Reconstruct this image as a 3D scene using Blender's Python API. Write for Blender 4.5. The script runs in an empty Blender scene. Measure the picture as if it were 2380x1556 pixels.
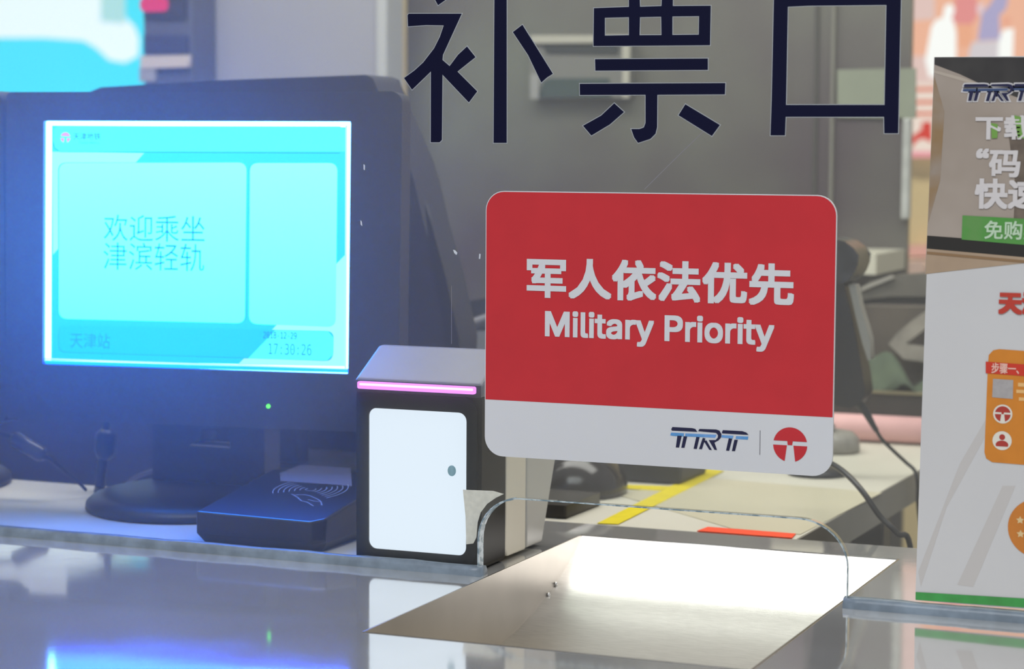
import bpy, bmesh, math, random
import numpy as np
from mathutils import Vector, Matrix
S = bpy.context.scene
COL = S.collection
random.seed(4)

# ------------------------------------------------------------------ camera
FPX, YAW, PITCH, ROLL = 5129.0, .39315, .08268, .00565
_cy, _sy, _cp, _sp = math.cos(YAW), math.sin(YAW), math.cos(PITCH), math.sin(PITCH)
FWD = np.array([-_sy*_cp, _cy*_cp, -_sp]); _r = np.array([_cy, _sy, 0.0]); _u = np.cross(_r, FWD)
RGT = _r*math.cos(ROLL)+_u*math.sin(ROLL); UPV = -_r*math.sin(ROLL)+_u*math.cos(ROLL)
def ray(px, py): return FWD*FPX+RGT*(px-1190)-UPV*(py-778)
_d = ray(1110, 1340); CAM = -_d*(2.0/(_d@FWD))
def G(px, py, ax=1, v=0.0):
    """measured point: where the line of sight through a pixel meets the real plane axis=v"""
    d = ray(px, py); t = (v-CAM[ax])/d[ax]; return Vector(CAM+t*d)
cd = bpy.data.cameras.new('camera'); cam = bpy.data.objects.new('camera', cd); COL.objects.link(cam)
cam.matrix_world = Matrix(((RGT[0], UPV[0], -FWD[0], CAM[0]), (RGT[1], UPV[1], -FWD[1], CAM[1]), (RGT[2], UPV[2], -FWD[2], CAM[2]), (0, 0, 0, 1)))
cd.sensor_width = 36; cd.lens = 36*FPX/2380; cd.clip_start = .05
cd.dof.use_dof = True; cd.dof.focus_distance = 1.97; cd.dof.aperture_fstop = 6.3
S.camera = cam

# ------------------------------------------------------------------ world, lights, exposure
S.view_settings.view_transform = 'Standard'; S.view_settings.look = 'None'
S.view_settings.gamma = 1; S.view_settings.use_curve_mapping = False
S.view_settings.exposure = 0.0
w = bpy.data.worlds.new('hall_ambience'); S.world = w; w.use_nodes = True
w.node_tree.nodes['Background'].inputs[0].default_value = (.93, .96, 1, 1)
w.node_tree.nodes['Background'].inputs[1].default_value = .42
def area(name, loc, target, sx, sy, power, color):
    l = bpy.data.lights.new(name, 'AREA'); l.shape = 'RECTANGLE'; l.size = sx; l.size_y = sy; l.energy = power; l.color = color
    o = bpy.data.objects.new(name, l); COL.objects.link(o); o.location = loc
    o.rotation_euler = (Vector(target)-Vector(loc)).to_track_quat('-Z', 'Y').to_euler(); return o
area('booth_ceiling_lamp', (-.25, .64, 1.35), (-.25, .64, 0), 2.4, .5, 27, (1, .97, .92)).rotation_euler = (0, 0, 0)
area('hall_ceiling_lamp', (.5, -1.9, 2.3), (.1, 0, .2), 2.2, 1.2, 52, (.92, .96, 1))
area('hall_far_fill', (-.3, 2.6, 1.9), (-.4, 4.1, .3), 1.6, .3, 30, (1, .93, .8))  # added unseen light that brightens the far hall wall
area('booth_rear_fill', (-.3, 1.15, 1.6), (-.2, 1.6, .2), 1.2, .2, 4, (.9, 1, .85))  # added unseen greenish light that tints the back wall

# ------------------------------------------------------------------ materials
def lin(c):
    if isinstance(c, str): c = tuple(int(c[i:i+2], 16)/255 for i in (0, 2, 4))
    return tuple((x/12.92 if x <= .04045 else ((x+.055)/1.055)**2.4) for x in c)
MATS = {}
def mat(name, color, rough=.5, metal=0.0, spec=.5, vary=0.0, vscale=8.0, bump=0.0, bscale=200.0, emit=None, estr=1.0, trans=0.0, alpha=1.0, coat=0.0, color2=None, stretch=None, rvary=0.0):
    if name in MATS: return MATS[name]
    m = bpy.data.materials.new(name); m.use_nodes = True; nt = m.node_tree; b = nt.nodes['Principled BSDF']
    c = lin(color) if isinstance(color, str) else color
    b.inputs['Base Color'].default_value = (*c, 1); b.inputs['Roughness'].default_value = rough
    b.inputs['Metallic'].default_value = metal; b.inputs['Specular IOR Level'].default_value = spec
    b.inputs['Coat Weight'].default_value = coat; b.inputs['Alpha'].default_value = alpha
    b.inputs['Transmission Weight'].default_value = trans
    if emit is not None:
        b.inputs['Emission Color'].default_value = (*emit, 1); b.inputs['Emission Strength'].default_value = estr
    tc = nt.nodes.new('ShaderNodeTexCoord')
    def noise(scale, det=3):
        n = nt.nodes.new('ShaderNodeTexNoise'); n.inputs['Scale'].default_value = scale; n.inputs['Detail'].default_value = det
        if stretch:
            mp = nt.nodes.new('ShaderNodeMapping'); mp.inputs['Scale'].default_value = stretch
            nt.links.new(tc.outputs['Object'], mp.inputs['Vector']); nt.links.new(mp.outputs[0], n.inputs['Vector'])
        else: nt.links.new(tc.outputs['Object'], n.inputs['Vector'])
        return n
    if vary:
        n = noise(vscale); rp = nt.nodes.new('ShaderNodeValToRGB'); rp.color_ramp.elements[0].position = .35; rp.color_ramp.elements[1].position = .65
        c2 = lin(color2) if isinstance(color2, str) else (color2 or tuple(x*(1-vary) for x in c))
        rp.color_ramp.elements[0].color = (*c, 1); rp.color_ramp.elements[1].color = (*c2, 1)
        nt.links.new(n.outputs['Fac'], rp.inputs[0]); nt.links.new(rp.outputs[0], b.inputs['Base Color'])
    if rvary:
        n = noise(vscale*1.7); mr = nt.nodes.new('ShaderNodeMapRange'); mr.inputs[3].default_value = max(0, rough-rvary); mr.inputs[4].default_value = rough+rvary
        nt.links.new(n.outputs['Fac'], mr.inputs[0]); nt.links.new(mr.outputs[0], b.inputs['Roughness'])
    if bump:
        n = noise(bscale, 2); bp = nt.nodes.new('ShaderNodeBump'); bp.inputs['Strength'].default_value = bump; bp.inputs['Distance'].default_value = .001
        nt.links.new(n.outputs['Fac'], bp.inputs['Height']); nt.links.new(bp.outputs[0], b.inputs['Normal'])
    MATS[name] = m; return m
def glow(name, col, strength=1.0, top=None, z0=0, z1=1):
    """light-emitting surface (screens, backlit boards); optional exposure and viewing-angle gradient painted along object z"""
    if name in MATS: return MATS[name]
    m = bpy.data.materials.new(name); m.use_nodes = True; nt = m.node_tree; nt.nodes.clear()
    e = nt.nodes.new('ShaderNodeEmission'); e.inputs[0].default_value = (*col, 1); e.inputs[1].default_value = strength
    o = nt.nodes.new('ShaderNodeOutputMaterial'); nt.links.new(e.outputs[0], o.inputs[0])
    if top:
        tc = nt.nodes.new('ShaderNodeTexCoord'); sx = nt.nodes.new('ShaderNodeSeparateXYZ'); mr = nt.nodes.new('ShaderNodeMapRange')
        mr.inputs[1].default_value = z0; mr.inputs[2].default_value = z1
        mx = nt.nodes.new('ShaderNodeMix'); mx.data_type = 'RGBA'; mx.inputs[6].default_value = (*col, 1); mx.inputs[7].default_value = (*top, 1)
        nt.links.new(tc.outputs['Object'], sx.inputs[0]); nt.links.new(sx.outputs[2], mr.inputs[0]); nt.links.new(mr.outputs[0], mx.inputs[0]); nt.links.new(mx.outputs[2], e.inputs[0])
    MATS[name] = m; return m

def glass_mat():
    m = bpy.data.materials.new('dusty_glass'); m.use_nodes = True; nt = m.node_tree; nt.nodes.clear()
    N = nt.nodes.new; L = nt.links.new
    o = N('ShaderNodeOutputMaterial'); tr = N('ShaderNodeBsdfTransparent'); tr.inputs[0].default_value = (.97, .985, .98, 1)
    gl = N('ShaderNodeBsdfGlossy'); gl.inputs['Roughness'].default_value = .01
    fr = N('ShaderNodeFresnel'); fr.inputs[0].default_value = 1.45
    half = N('ShaderNodeMath'); half.operation = 'MULTIPLY'; half.inputs[1].default_value = .5
    L(fr.outputs[0], half.inputs[0])
    m1 = N('ShaderNodeMixShader'); L(half.outputs[0], m1.inputs[0]); L(tr.outputs[0], m1.inputs[1]); L(gl.outputs[0], m1.inputs[2])
    tl = N('ShaderNodeBsdfTranslucent'); tl.inputs[0].default_value = (1, 1, 1, 1)
    df = N('ShaderNodeBsdfDiffuse'); df.inputs[0].default_value = (1, 1, 1, 1)
    md = N('ShaderNodeMixShader'); md.inputs[0].default_value = .05; L(tl.outputs[0], md.inputs[1]); L(df.outputs[0], md.inputs[2])
    tc = N('ShaderNodeTexCoord'); ns = N('ShaderNodeTexNoise'); ns.inputs['Scale'].default_value = 6; ns.inputs['Detail'].default_value = 6
    L(tc.outputs['Object'], ns.inputs['Vector'])
    mr = N('ShaderNodeMapRange'); mr.inputs[3].default_value = HAZE*.75; mr.inputs[4].default_value = HAZE*1.25; L(ns.outputs['Fac'], mr.inputs[0])
    m2 = N('ShaderNodeMixShader'); L(mr.outputs[0], m2.inputs[0]); L(m1.outputs[0], m2.inputs[1]); L(md.outputs[0], m2.inputs[2])
    L(m2.outputs[0], o.inputs[0]); return m
HAZE = .036

M_steel = mat('polished_steel', (.80, .79, .77), .07, .72, vary=.12, vscale=5, rvary=.05, bump=.03, bscale=30)
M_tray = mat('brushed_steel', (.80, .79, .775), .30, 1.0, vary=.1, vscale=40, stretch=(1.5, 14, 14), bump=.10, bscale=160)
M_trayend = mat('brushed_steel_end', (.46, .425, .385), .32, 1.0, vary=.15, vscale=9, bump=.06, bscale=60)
M_black = mat('black_plastic', '16171b', .42, vary=.3, vscale=20, bump=.06, bscale=900)
M_blackgloss = mat('black_gloss_plastic', '090b12', .45, spec=.25, vary=.2, vscale=10)
M_grey = mat('grey_plastic', '77757a', .5, vary=.08, vscale=20)
M_beige = mat('beige_laminate', 'cdc9ba', .45, vary=.05, vscale=6)
M_beigedk = mat('grey_beige_edge', '8d877c', .5, vary=.1, vscale=12)
M_white = mat('white_print', 'd2d2d4', .35, vary=.02, vscale=10)
M_red = mat('red_print', 'c4262e', .38, vary=.06, vscale=25)
M_navy = mat('navy_print', '15163f', .4, vary=.1, vscale=20)
M_blue = mat('light_blue_print', '4f8fc6', .4, color2='6f9ed6', vary=.2, vscale=60)
M_pale = mat('pale_film_edge', '9fa2a6', .4)

# ------------------------------------------------------------------ object helpers
ROOTM = {}
def tag(o, label=None, cat=None, group=None, kind=None):
    if label: o['label'] = label
    if cat: o['category'] = cat
    if group: o['group'] = group
    if kind: o['kind'] = kind
    return o
def thing(name, label, cat, loc=(0, 0, 0), M=None, group=None, kind=None):
    o = bpy.data.objects.new(name, None); COL.objects.link(o); o.empty_display_size = .02
    mw = M if M is not None else Matrix.Translation(Vector(loc)); o.matrix_world = mw; ROOTM[o.name] = mw.copy()
    return tag(o, label, cat, group, kind)
def obj(name, me, m=None, parent=None, bevel=0, seg=2, smooth=False, local=False, label=None):
    if isinstance(me, bmesh.types.BMesh):
        b = me; me = bpy.data.meshes.new(name); bmesh.ops.recalc_face_normals(b, faces=b.faces); b.to_mesh(me); b.free()
    o = bpy.data.objects.new(name, me); COL.objects.link(o)
    if m:
        me.materials.clear()
        for x in (m if isinstance(m, (list, tuple)) else [m]): me.materials.append(x)
    if parent:
        if not local: me.transform(ROOTM[parent.name].inverted())
        o.parent = parent; ROOTM[o.name] = ROOTM[parent.name]
    else:
        # origin to the bottom centre of the thing
        xs = np.array([v.co[:] for v in me.vertices]); c = Vector(((xs[:, 0].min()+xs[:, 0].max())/2, (xs[:, 1].min()+xs[:, 1].max())/2, xs[:, 2].min()))
        me.transform(Matrix.Translation(-c)); o.location = c; ROOTM[o.name] = Matrix.Translation(c)
    if smooth:
        for p in me.polygons: p.use_smooth = True
    if bevel:
        md = o.modifiers.new('bevel', 'BEVEL'); md.width = bevel; md.segments = seg; md.limit_method = 'ANGLE'; md.angle_limit = .6
    if label: o['label'] = label
    return o
def box(x0, x1, y0, y1, z0, z1, bm=None):
    bm = bm or bmesh.new()
    v = [bm.verts.new((x, y, z)) for x in (x0, x1) for y in (y0, y1) for z in (z0, z1)]
    for f in ((0, 1, 3, 2), (4, 6, 7, 5), (0, 4, 5, 1), (2, 3, 7, 6), (0, 2, 6, 4), (1, 5, 7, 3)): bm.faces.new([v[i] for i in f])
    return bm
TMP = bpy.data.collections.new('tmp'); COL.children.link(TMP)
def curve_mesh(contours, depth=0.0, offset=0.0):
    cu = bpy.data.curves.new('c', 'CURVE'); cu.dimensions = '2D'; cu.fill_mode = 'BOTH' if depth else 'FRONT'; cu.extrude = depth/2; cu.offset = offset
    for c in contours:
        s = cu.splines.new('POLY'); s.points.add(len(c)-1); s.use_cyclic_u = True
        for i, p in enumerate(c): s.points[i].co = (p[0], p[1], 0, 1)
    o = bpy.data.objects.new('c', cu); TMP.objects.link(o)
    dg = bpy.context.evaluated_depsgraph_get(); dg.update()
    me = bpy.data.meshes.new_from_object(o.evaluated_get(dg)); bpy.data.objects.remove(o); bpy.data.curves.remove(cu)
    return me
def plate(contours, yfront, depth, offset=0.0):
    """filled outline in the XZ plane, front face at yfront, going back by depth"""
    me = curve_mesh(contours, depth, offset)
    me.transform(Matrix(((1, 0, 0, 0), (0, 0, -1, yfront+depth/2), (0, 1, 0, 0), (0, 0, 0, 1)))); return me
def slab(contour, z0, z1, holes=()):
    me = curve_mesh([contour]+list(holes), z1-z0); me.transform(Matrix.Translation((0, 0, (z0+z1)/2))); return me
def prism_x(contour_yz, x0, x1):
    bm = bmesh.new(); n = len(contour_yz)
    a = [bm.verts.new((x0, y, z)) for y, z in contour_yz]; b = [bm.verts.new((x1, y, z)) for y, z in contour_yz]
    bm.faces.new(a); bm.faces.new(b[::-1])
    for i in range(n): bm.faces.new((a[i], a[(i+1) % n], b[(i+1) % n], b[i]))
    return bm
def PX(pts, y=0.0):
    return [(G(a, b, 1, y).x, G(a, b, 1, y).z) for a, b in pts]
def PZ(pts, z=0.0):
    return [(G(a, b, 2, z).x, G(a, b, 2, z).y) for a, b in pts]
def rr(x0, z0, x1, z1, r, n=8):
    r = r if isinstance(r, (list, tuple)) else [r]*4; P = []
    for (cx, cz, a0, rad) in ((x1-r[0], z0+r[0], -90, r[0]), (x1-r[1], z1-r[1], 0, r[1]), (x0+r[2], z1-r[2], 90, r[2]), (x0+r[3], z0+r[3], 180, r[3])):
        if rad <= 0: P.append((cx, cz)); continue
        for i in range(n+1):
            a = math.radians(a0+90*i/n); P.append((cx+rad*math.cos(a), cz+rad*math.sin(a)))
    return P
def circ(cx, cz, r, n=32, a0=0, a1=360, rz=None):
    k = n if a1-a0 >= 360 else n+1
    return [(cx+r*math.cos(math.radians(a0+(a1-a0)*i/n)), cz+(rz or r)*math.sin(math.radians(a0+(a1-a0)*i/n))) for i in range(k)]
def smooth_path(pts, n=8):
    P = [Vector(p) for p in pts]; P = [2*P[0]-P[1]]+P+[2*P[-1]-P[-2]]; out = []
    for i in range(1, len(P)-2):
        a, b, c, d = P[i-1:i+3]
        for k in range(n):
            t = k/n; out.append(.5*((2*b)+(c-a)*t+(2*a-5*b+4*c-d)*t*t+(3*b-a-3*c+d)*t**3))
    out.append(P[-2]); return out
def tube(pts, r, n=10, sm=True):
    P = smooth_path(pts) if sm and len(pts) > 2 else [Vector(p) for p in pts]
    rs = r if isinstance(r, (list, tuple)) else [r]*len(P)
    if len(rs) != len(P): rs = list(np.interp(np.linspace(0, 1, len(P)), np.linspace(0, 1, len(rs)), rs))
    bm = bmesh.new(); rings = []; up = Vector((0, 0, 1)); prev = None
    for i, p in enumerate(P):
        t = (P[min(i+1, len(P)-1)]-P[max(i-1, 0)]).normalized()
        a = (prev - t*prev.dot(t)) if prev is not None else (up-t*up.dot(t) if abs(t.z) < .95 else Vector((1, 0, 0))-t*t.x)
        a.normalize(); prev = a; b = t.cross(a)
        rings.append([bm.verts.new(p+(a*math.cos(2*math.pi*k/n)+b*math.sin(2*math.pi*k/n))*rs[i]) for k in range(n)])
    for i in range(len(rings)-1):
        for k in range(n): bm.faces.new((rings[i][k], rings[i][(k+1) % n], rings[i+1][(k+1) % n], rings[i+1][k]))
    bm.faces.new(rings[0][::-1]); bm.faces.new(rings[-1]); return bm
def lathe(profile, cx, cy, n=48, sx=1, sy=1):
    bm = bmesh.new(); rings = []
    for r, z in profile:
        rings.append([bm.verts.new((cx+r*sx*math.cos(2*math.pi*k/n), cy+r*sy*math.sin(2*math.pi*k/n), z)) for k in range(n)])
    for i in range(len(rings)-1):
        for k in range(n): bm.faces.new((rings[i][k], rings[i][(k+1) % n], rings[i+1][(k+1) % n], rings[i+1][k]))
    bm.faces.new(rings[0][::-1]); bm.faces.new(rings[-1]); return bm

# ------------------------------------------------------------------ lettering (outlines of the characters, 1/1000 em)
GL = {
'cjk': {
 '“': (350, [[270,283,262,297,241,282,225,260,218,231,227,207,246,198,264,205,270,221,264,237,248,243,243,242,238,240,242,256,253,271],[337,283,329,297,308,282,292,260,286,231,294,207,313,198,331,205,337,221,331,237,315,243,310,242,306,240,310,256,320,271]]),
 '、': (350, [[96,-20,119,1,95,28,68,55,41,78,18,58,44,35,71,8]]),
 '一': (350, [[15,151,15,122,336,122,336,151]]),
 '下': (350, [[19,268,19,242,154,242,154,-28,182,-28,182,158,223,134,263,110,294,88,312,111,277,135,232,161,187,185,182,179,182,242,331,242,331,268]]),
 '乘': (350, [[284,292,245,286,199,280,148,276,96,273,45,270,49,259,51,248,87,249,124,251,161,253,161,221,23,221,23,196,161,196,161,115,140,87,114,61,83,38,48,19,12,6,21,-5,29,-16,60,-3,88,12,115,32,140,54,161,78,161,-28,188,-28,188,79,210,54,234,32,261,12,290,-5,320,-18,328,-6,338,5,301,18,267,37,236,61,209,87,188,116,188,196,327,196,327,221,188,221,188,255,228,259,264,264,296,270],[22,97,28,75,99,89,99,72,124,72,124,187,99,187,99,162,32,162,32,141,99,141,99,109],[300,174,285,166,268,159,250,151,250,187,225,187,225,101,232,76,258,69,299,69,320,77,329,109,317,112,307,118,304,96,296,92,261,92,252,93,250,101,250,130,272,137,295,145,316,154]]),
 '人': (350, [[160,293,159,248,151,186,129,116,86,48,15,-6,27,-16,36,-27,82,4,118,41,144,82,163,125,176,168,189,127,208,84,235,42,272,4,319,-25,327,-14,338,-3,275,40,233,95,207,153,193,205,187,241,188,261,189,279,189,293]]),
 '优': (350, [[223,159,223,19,226,-4,237,-15,258,-19,299,-19,319,-13,329,8,334,49,321,53,310,60,309,25,305,9,297,6,261,6,251,8,249,19,249,159],[245,272,263,254,279,235,292,218,311,233,298,250,281,268,263,285],[182,290,182,264,182,237,181,211,102,211,102,186,180,186,175,139,165,96,150,56,127,21,96,-7,107,-16,116,-27,149,5,173,43,190,87,200,135,206,186,333,186,333,211,207,211,208,237,209,264,209,290],[95,293,82,262,67,231,51,202,32,176,13,154,21,141,28,127,43,145,58,165,58,-28,83,-28,83,206,97,232,109,258,120,286]]),
 '依': (350, [[191,285,201,266,210,246,216,229,241,239,234,255,225,274,215,293],[140,-29,151,-23,179,-11,236,10,234,21,232,33,169,11,169,137,181,150,192,163,203,176,218,128,238,82,261,42,289,8,321,-18,330,-7,340,4,309,27,282,57,259,94,284,112,310,132,334,152,314,170,295,151,273,132,250,113,238,142,228,172,220,202,221,204,331,204,331,229,104,229,104,204,191,204,173,179,153,156,131,135,107,116,83,99,93,89,102,78,116,88,130,100,144,112,144,21,138,1,126,-9,134,-19],[93,294,81,262,66,231,49,203,31,177,11,154,20,141,26,128,41,146,56,166,56,-28,81,-28,81,206,95,232,107,259,118,286]]),
 '先': (350, [[162,294,162,239,100,239,107,260,113,280,86,286,75,247,58,207,36,173,47,167,58,161,70,177,80,195,90,214,162,214,162,144,21,144,21,118,113,118,108,85,98,55,81,30,55,9,16,-8,26,-18,33,-30,74,-10,103,14,122,44,134,79,140,118,207,118,207,15,210,-8,222,-19,246,-22,296,-22,317,-17,329,3,334,44,321,49,310,55,308,21,303,6,293,3,249,3,236,5,233,15,233,118,329,118,329,144,188,144,188,214,304,214,304,239,188,239,188,294]]),
 '免': (350, [[116,295,103,273,86,250,65,227,42,205,14,185,25,176,33,166,44,173,54,181,54,97,148,97,136,71,118,48,93,28,60,11,18,-2,27,-13,33,-25,80,-8,117,12,144,37,163,65,176,97,192,97,192,15,195,-7,209,-18,235,-21,294,-21,317,-16,329,3,335,42,322,46,311,52,308,20,303,6,292,3,238,3,222,5,219,15,219,97,307,97,307,206,204,206,217,222,230,240,240,257,222,269,218,268,131,268,138,279,145,290],[81,206,93,219,105,232,115,245,203,245,189,225,173,206],[80,182,163,182,161,161,159,140,155,121,80,121],[191,182,280,182,280,121,182,121,186,140,189,161]]),
 '军': (350, [[27,280,27,206,52,206,52,256,297,256,297,206,324,206,324,280],[73,93,85,97,109,98,174,98,174,54,27,54,27,30,174,30,174,-28,200,-28,200,30,326,30,326,54,200,54,200,98,297,98,297,122,200,122,200,162,174,162,174,122,100,122,111,140,122,159,132,180,286,180,286,203,143,203,151,220,158,238,131,246,123,224,115,203,63,203,63,180,105,180,93,156,85,141,74,126,64,119,70,105]]),
 '地': (350, [[150,262,150,166,112,150,122,126,150,138,150,28,155,-2,171,-16,202,-20,289,-20,317,-14,331,6,338,44,325,47,314,54,311,23,303,8,287,4,203,4,180,8,175,27,175,149,222,169,222,50,247,50,247,180,296,201,296,151,295,115,294,97,290,89,283,88,273,88,260,88,264,77,266,65,283,66,299,68,312,75,318,91,320,117,321,163,321,223,323,228,304,235,299,231,294,226,247,207,247,294,222,294,222,196,175,176,175,262],[12,54,22,28,55,43,92,59,130,77,124,100,84,83,84,185,126,185,126,210,84,210,84,290,60,290,60,210,15,210,15,185,60,185,60,73,42,66,26,59]]),
 '坐': (350, [[257,277,242,226,219,182,188,148,188,290,161,290,161,103,44,103,44,78,161,78,161,11,19,11,19,-14,333,-14,333,11,188,11,188,78,308,78,308,103,188,103,188,145,198,136,206,128,224,145,240,166,254,189,276,165,297,142,313,121,332,140,313,162,289,187,264,212,272,231,278,251,283,272],[85,278,77,244,65,212,51,184,34,159,13,138,24,129,34,120,53,140,70,165,85,192,103,172,120,153,133,137,151,156,136,174,116,195,95,216,102,234,107,254,112,274]]),
 '天': (350, [[23,159,23,133,152,133,142,103,124,73,98,45,62,18,15,-5,24,-16,32,-27,80,-4,116,23,144,52,163,82,175,113,195,74,219,41,247,13,281,-10,320,-27,329,-15,338,-4,298,12,264,34,235,62,212,95,194,133,328,133,328,159,185,159,186,179,187,199,187,241,313,241,313,267,36,267,36,241,159,241,159,199,159,179,157,159]]),
 '快': (350, [[60,294,60,-28,86,-28,86,294],[28,227,24,196,18,164,10,137,30,129,39,159,45,192,48,224],[86,230,97,207,106,184,112,164,132,174,126,193,116,216,105,238],[282,133,228,133,229,156,229,178,229,214,282,214],[203,294,203,238,134,238,134,214,203,214,203,178,203,156,201,133,116,133,116,108,198,108,183,65,154,25,104,-9,114,-19,123,-29,154,-9,179,14,197,39,211,65,220,91,234,60,250,31,271,7,294,-14,322,-29,331,-16,341,-5,313,9,290,28,269,51,253,78,239,108,338,108,338,133,308,133,308,238,229,238,229,294]]),
 '欢': (350, [[19,193,40,164,61,133,81,102,59,66,35,37,9,15,18,6,27,-5,52,17,75,44,96,76,107,58,115,41,123,26,144,43,135,61,123,81,110,103,121,129,130,156,138,185,145,216,150,250,134,255,130,254,18,254,18,230,123,230,115,194,106,160,94,129,75,156,56,182,37,207],[192,294,183,244,169,199,150,162,161,155,171,147,183,168,193,191,201,217,302,217,297,199,292,181,287,166,308,160,316,182,324,209,332,237,314,242,310,241,208,241,213,265,217,290],[221,196,221,172,220,138,213,101,198,62,169,25,125,-11,135,-19,144,-29,173,-7,197,16,214,40,227,65,236,90,256,40,284,0,322,-28,330,-16,340,-6,311,13,287,38,269,70,255,107,245,148,246,171,246,196]]),
 '步': (350, [[102,147,82,119,58,93,31,71,42,62,51,51,78,76,105,106,127,139],[74,267,74,187,21,187,21,162,163,162,163,51,188,51,160,37,129,24,95,14,58,5,18,-1,26,-13,32,-26,107,-11,171,12,225,43,268,83,301,132,276,144,254,108,225,78,190,53,190,162,328,162,328,187,193,187,193,232,296,232,296,257,193,257,193,294,165,294,165,187,100,187,100,267]]),
 '法': (350, [[33,271,58,259,81,245,100,232,115,254,96,266,72,279,48,290],[15,176,39,165,62,151,79,138,94,160,76,172,53,185,29,196],[27,-6,49,-23,70,12,92,51,112,90,93,107,71,66,48,27],[135,-16,142,-13,156,-11,182,-7,225,-1,290,7,300,-11,306,-28,329,-16,314,15,292,51,268,84,246,74,257,60,268,44,278,29,167,16,188,48,209,84,229,121,328,121,328,146,236,146,236,209,314,209,314,234,236,234,236,294,209,294,209,234,134,234,134,209,209,209,209,146,119,146,119,121,197,121,178,83,160,52,148,33,137,18,126,11,131,-3]]),
 '津': (350, [[34,270,54,255,75,239,91,224,108,245,91,259,70,274,50,288],[13,178,33,164,54,148,70,134,86,155,69,168,48,183,28,196],[23,-4,46,-20,64,15,82,54,98,92,77,108,59,68,41,29],[114,101,114,79,197,79,197,49,97,49,97,26,197,26,197,-28,223,-28,223,26,332,26,332,49,223,49,223,79,315,79,315,101,223,101,223,129,307,129,307,182,335,182,335,205,307,205,307,257,223,257,223,294,197,294,197,257,121,257,121,236,197,236,197,205,100,205,100,182,197,182,197,151,120,151,120,129,197,129,197,101],[223,236,283,236,283,205,223,205],[223,151,223,182,283,182,283,151]]),
 '滨': (350, [[21,-8,44,-22,60,14,76,53,90,91,69,105,54,64,36,25],[30,270,53,257,73,242,89,228,104,248,88,262,66,276,44,288],[13,178,36,166,58,152,75,138,89,159,72,172,50,186,27,197],[246,29,272,10,298,-10,318,-28,337,-10,316,7,291,26,265,45],[180,44,156,26,127,7,97,-9,106,-19,113,-28,142,-11,173,8,201,28],[199,289,206,273,212,257,119,257,119,195,144,195,144,235,299,235,299,195,324,195,324,257,241,257,233,276,224,296],[237,72,172,72,172,124,237,124],[289,216,247,209,197,204,147,200,147,72,105,72,105,49,332,49,332,72,263,72,263,124,310,124,310,147,172,147,172,180,217,183,261,188,299,194]]),
 '码': (350, [[144,72,144,48,277,48,277,72],[172,228,169,190,165,151,160,118,167,118,302,118,295,55,287,18,279,1,273,-3,265,-3,250,-3,227,-1,232,-13,234,-26,258,-26,276,-26,289,-23,300,-15,311,7,320,52,328,129,329,136,329,140,286,140,291,186,296,232,300,273,281,275,277,273,155,273,155,249,272,249,269,215,265,178,261,140,188,140,191,168,194,198,196,226],[18,276,18,251,61,251,49,200,32,153,10,115,17,101,22,86,32,100,41,115,41,-12,63,-12,63,16,128,16,128,168,64,168,72,195,80,223,86,251,138,251,138,276],[63,144,105,144,105,40,63,40]]),
 '票': (350, [[226,37,257,19,287,-1,310,-20,330,-4,306,14,276,33,245,51],[61,128,61,107,290,107,290,128],[95,52,73,30,45,11,15,-5,26,-14,36,-22,66,-4,95,18,119,43],[19,83,19,61,162,61,162,1,161,-4,156,-5,141,-5,114,-5,120,-16,123,-28,145,-28,163,-27,175,-24,186,-16,189,0,189,61,332,61,332,83],[44,231,44,151,308,151,308,231,226,231,226,258,325,258,325,280,23,280,23,258,121,258,121,231],[146,258,201,258,201,231,146,231],[68,211,121,211,121,171,68,171],[146,211,201,211,201,171,146,171],[226,211,283,211,283,171,226,171]]),
 '站': (350, [[20,228,20,204,157,204,157,228],[34,184,42,141,48,97,51,58,73,62,69,101,63,145,55,188],[61,285,71,267,79,248,85,232,109,240,103,256,94,275,84,292],[116,192,110,145,101,94,92,50,64,44,39,38,16,33,23,7,63,17,108,29,155,41,153,65,115,56,124,97,133,143,140,187],[164,127,164,-28,189,-28,189,-11,295,-11,295,-26,321,-26,321,127,247,127,247,196,336,196,336,222,247,222,247,294,220,294,220,127],[189,14,189,102,295,102,295,14]]),
 '购': (350, [[75,222,75,130,74,102,70,72,60,42,42,13,13,-11,21,-19,28,-27,59,0,79,32,90,65,96,98,97,130,97,222],[91,41,109,20,126,-3,139,-22,158,-7,144,11,127,33,109,53],[28,273,28,61,49,61,49,249,122,249,122,62,144,62,144,273],[200,294,186,250,168,210,146,176,157,168,167,160,178,176,189,195,199,215,301,215,298,138,295,81,292,41,287,16,282,3,276,-1,269,-2,252,-2,226,-1,232,-14,234,-27,259,-28,279,-27,293,-23,305,-13,311,2,317,30,320,74,324,138,326,225,326,239,209,239,215,255,220,272,225,289],[235,134,243,112,252,89,194,78,208,110,220,145,230,180,206,187,196,147,185,113,177,92,169,77,162,70,167,58,170,47,180,51,205,58,258,69,261,57,263,47,284,55,276,80,266,110,254,140]]),
 '轨': (350, [[28,116,38,119,55,121,94,121,94,72,14,58,20,32,94,47,94,-27,119,-27,119,52,164,61,163,84,119,76,119,121,159,121,159,145,119,145,119,199,94,199,94,145,53,145,64,170,75,198,85,228,159,228,159,253,93,253,98,271,103,289,76,295,71,274,66,253,17,253,17,228,58,228,50,202,43,182,37,169,28,149,20,140,24,128],[166,220,166,195,206,195,205,156,200,114,190,70,173,27,148,-13,159,-21,168,-29,194,14,212,61,223,107,228,153,230,195,268,195,268,12,275,-13,295,-20,309,-20,326,-14,335,4,338,41,327,45,316,51,315,21,313,6,308,2,299,2,294,4,292,14,292,220,230,220,230,291,206,291,206,220]]),
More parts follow.
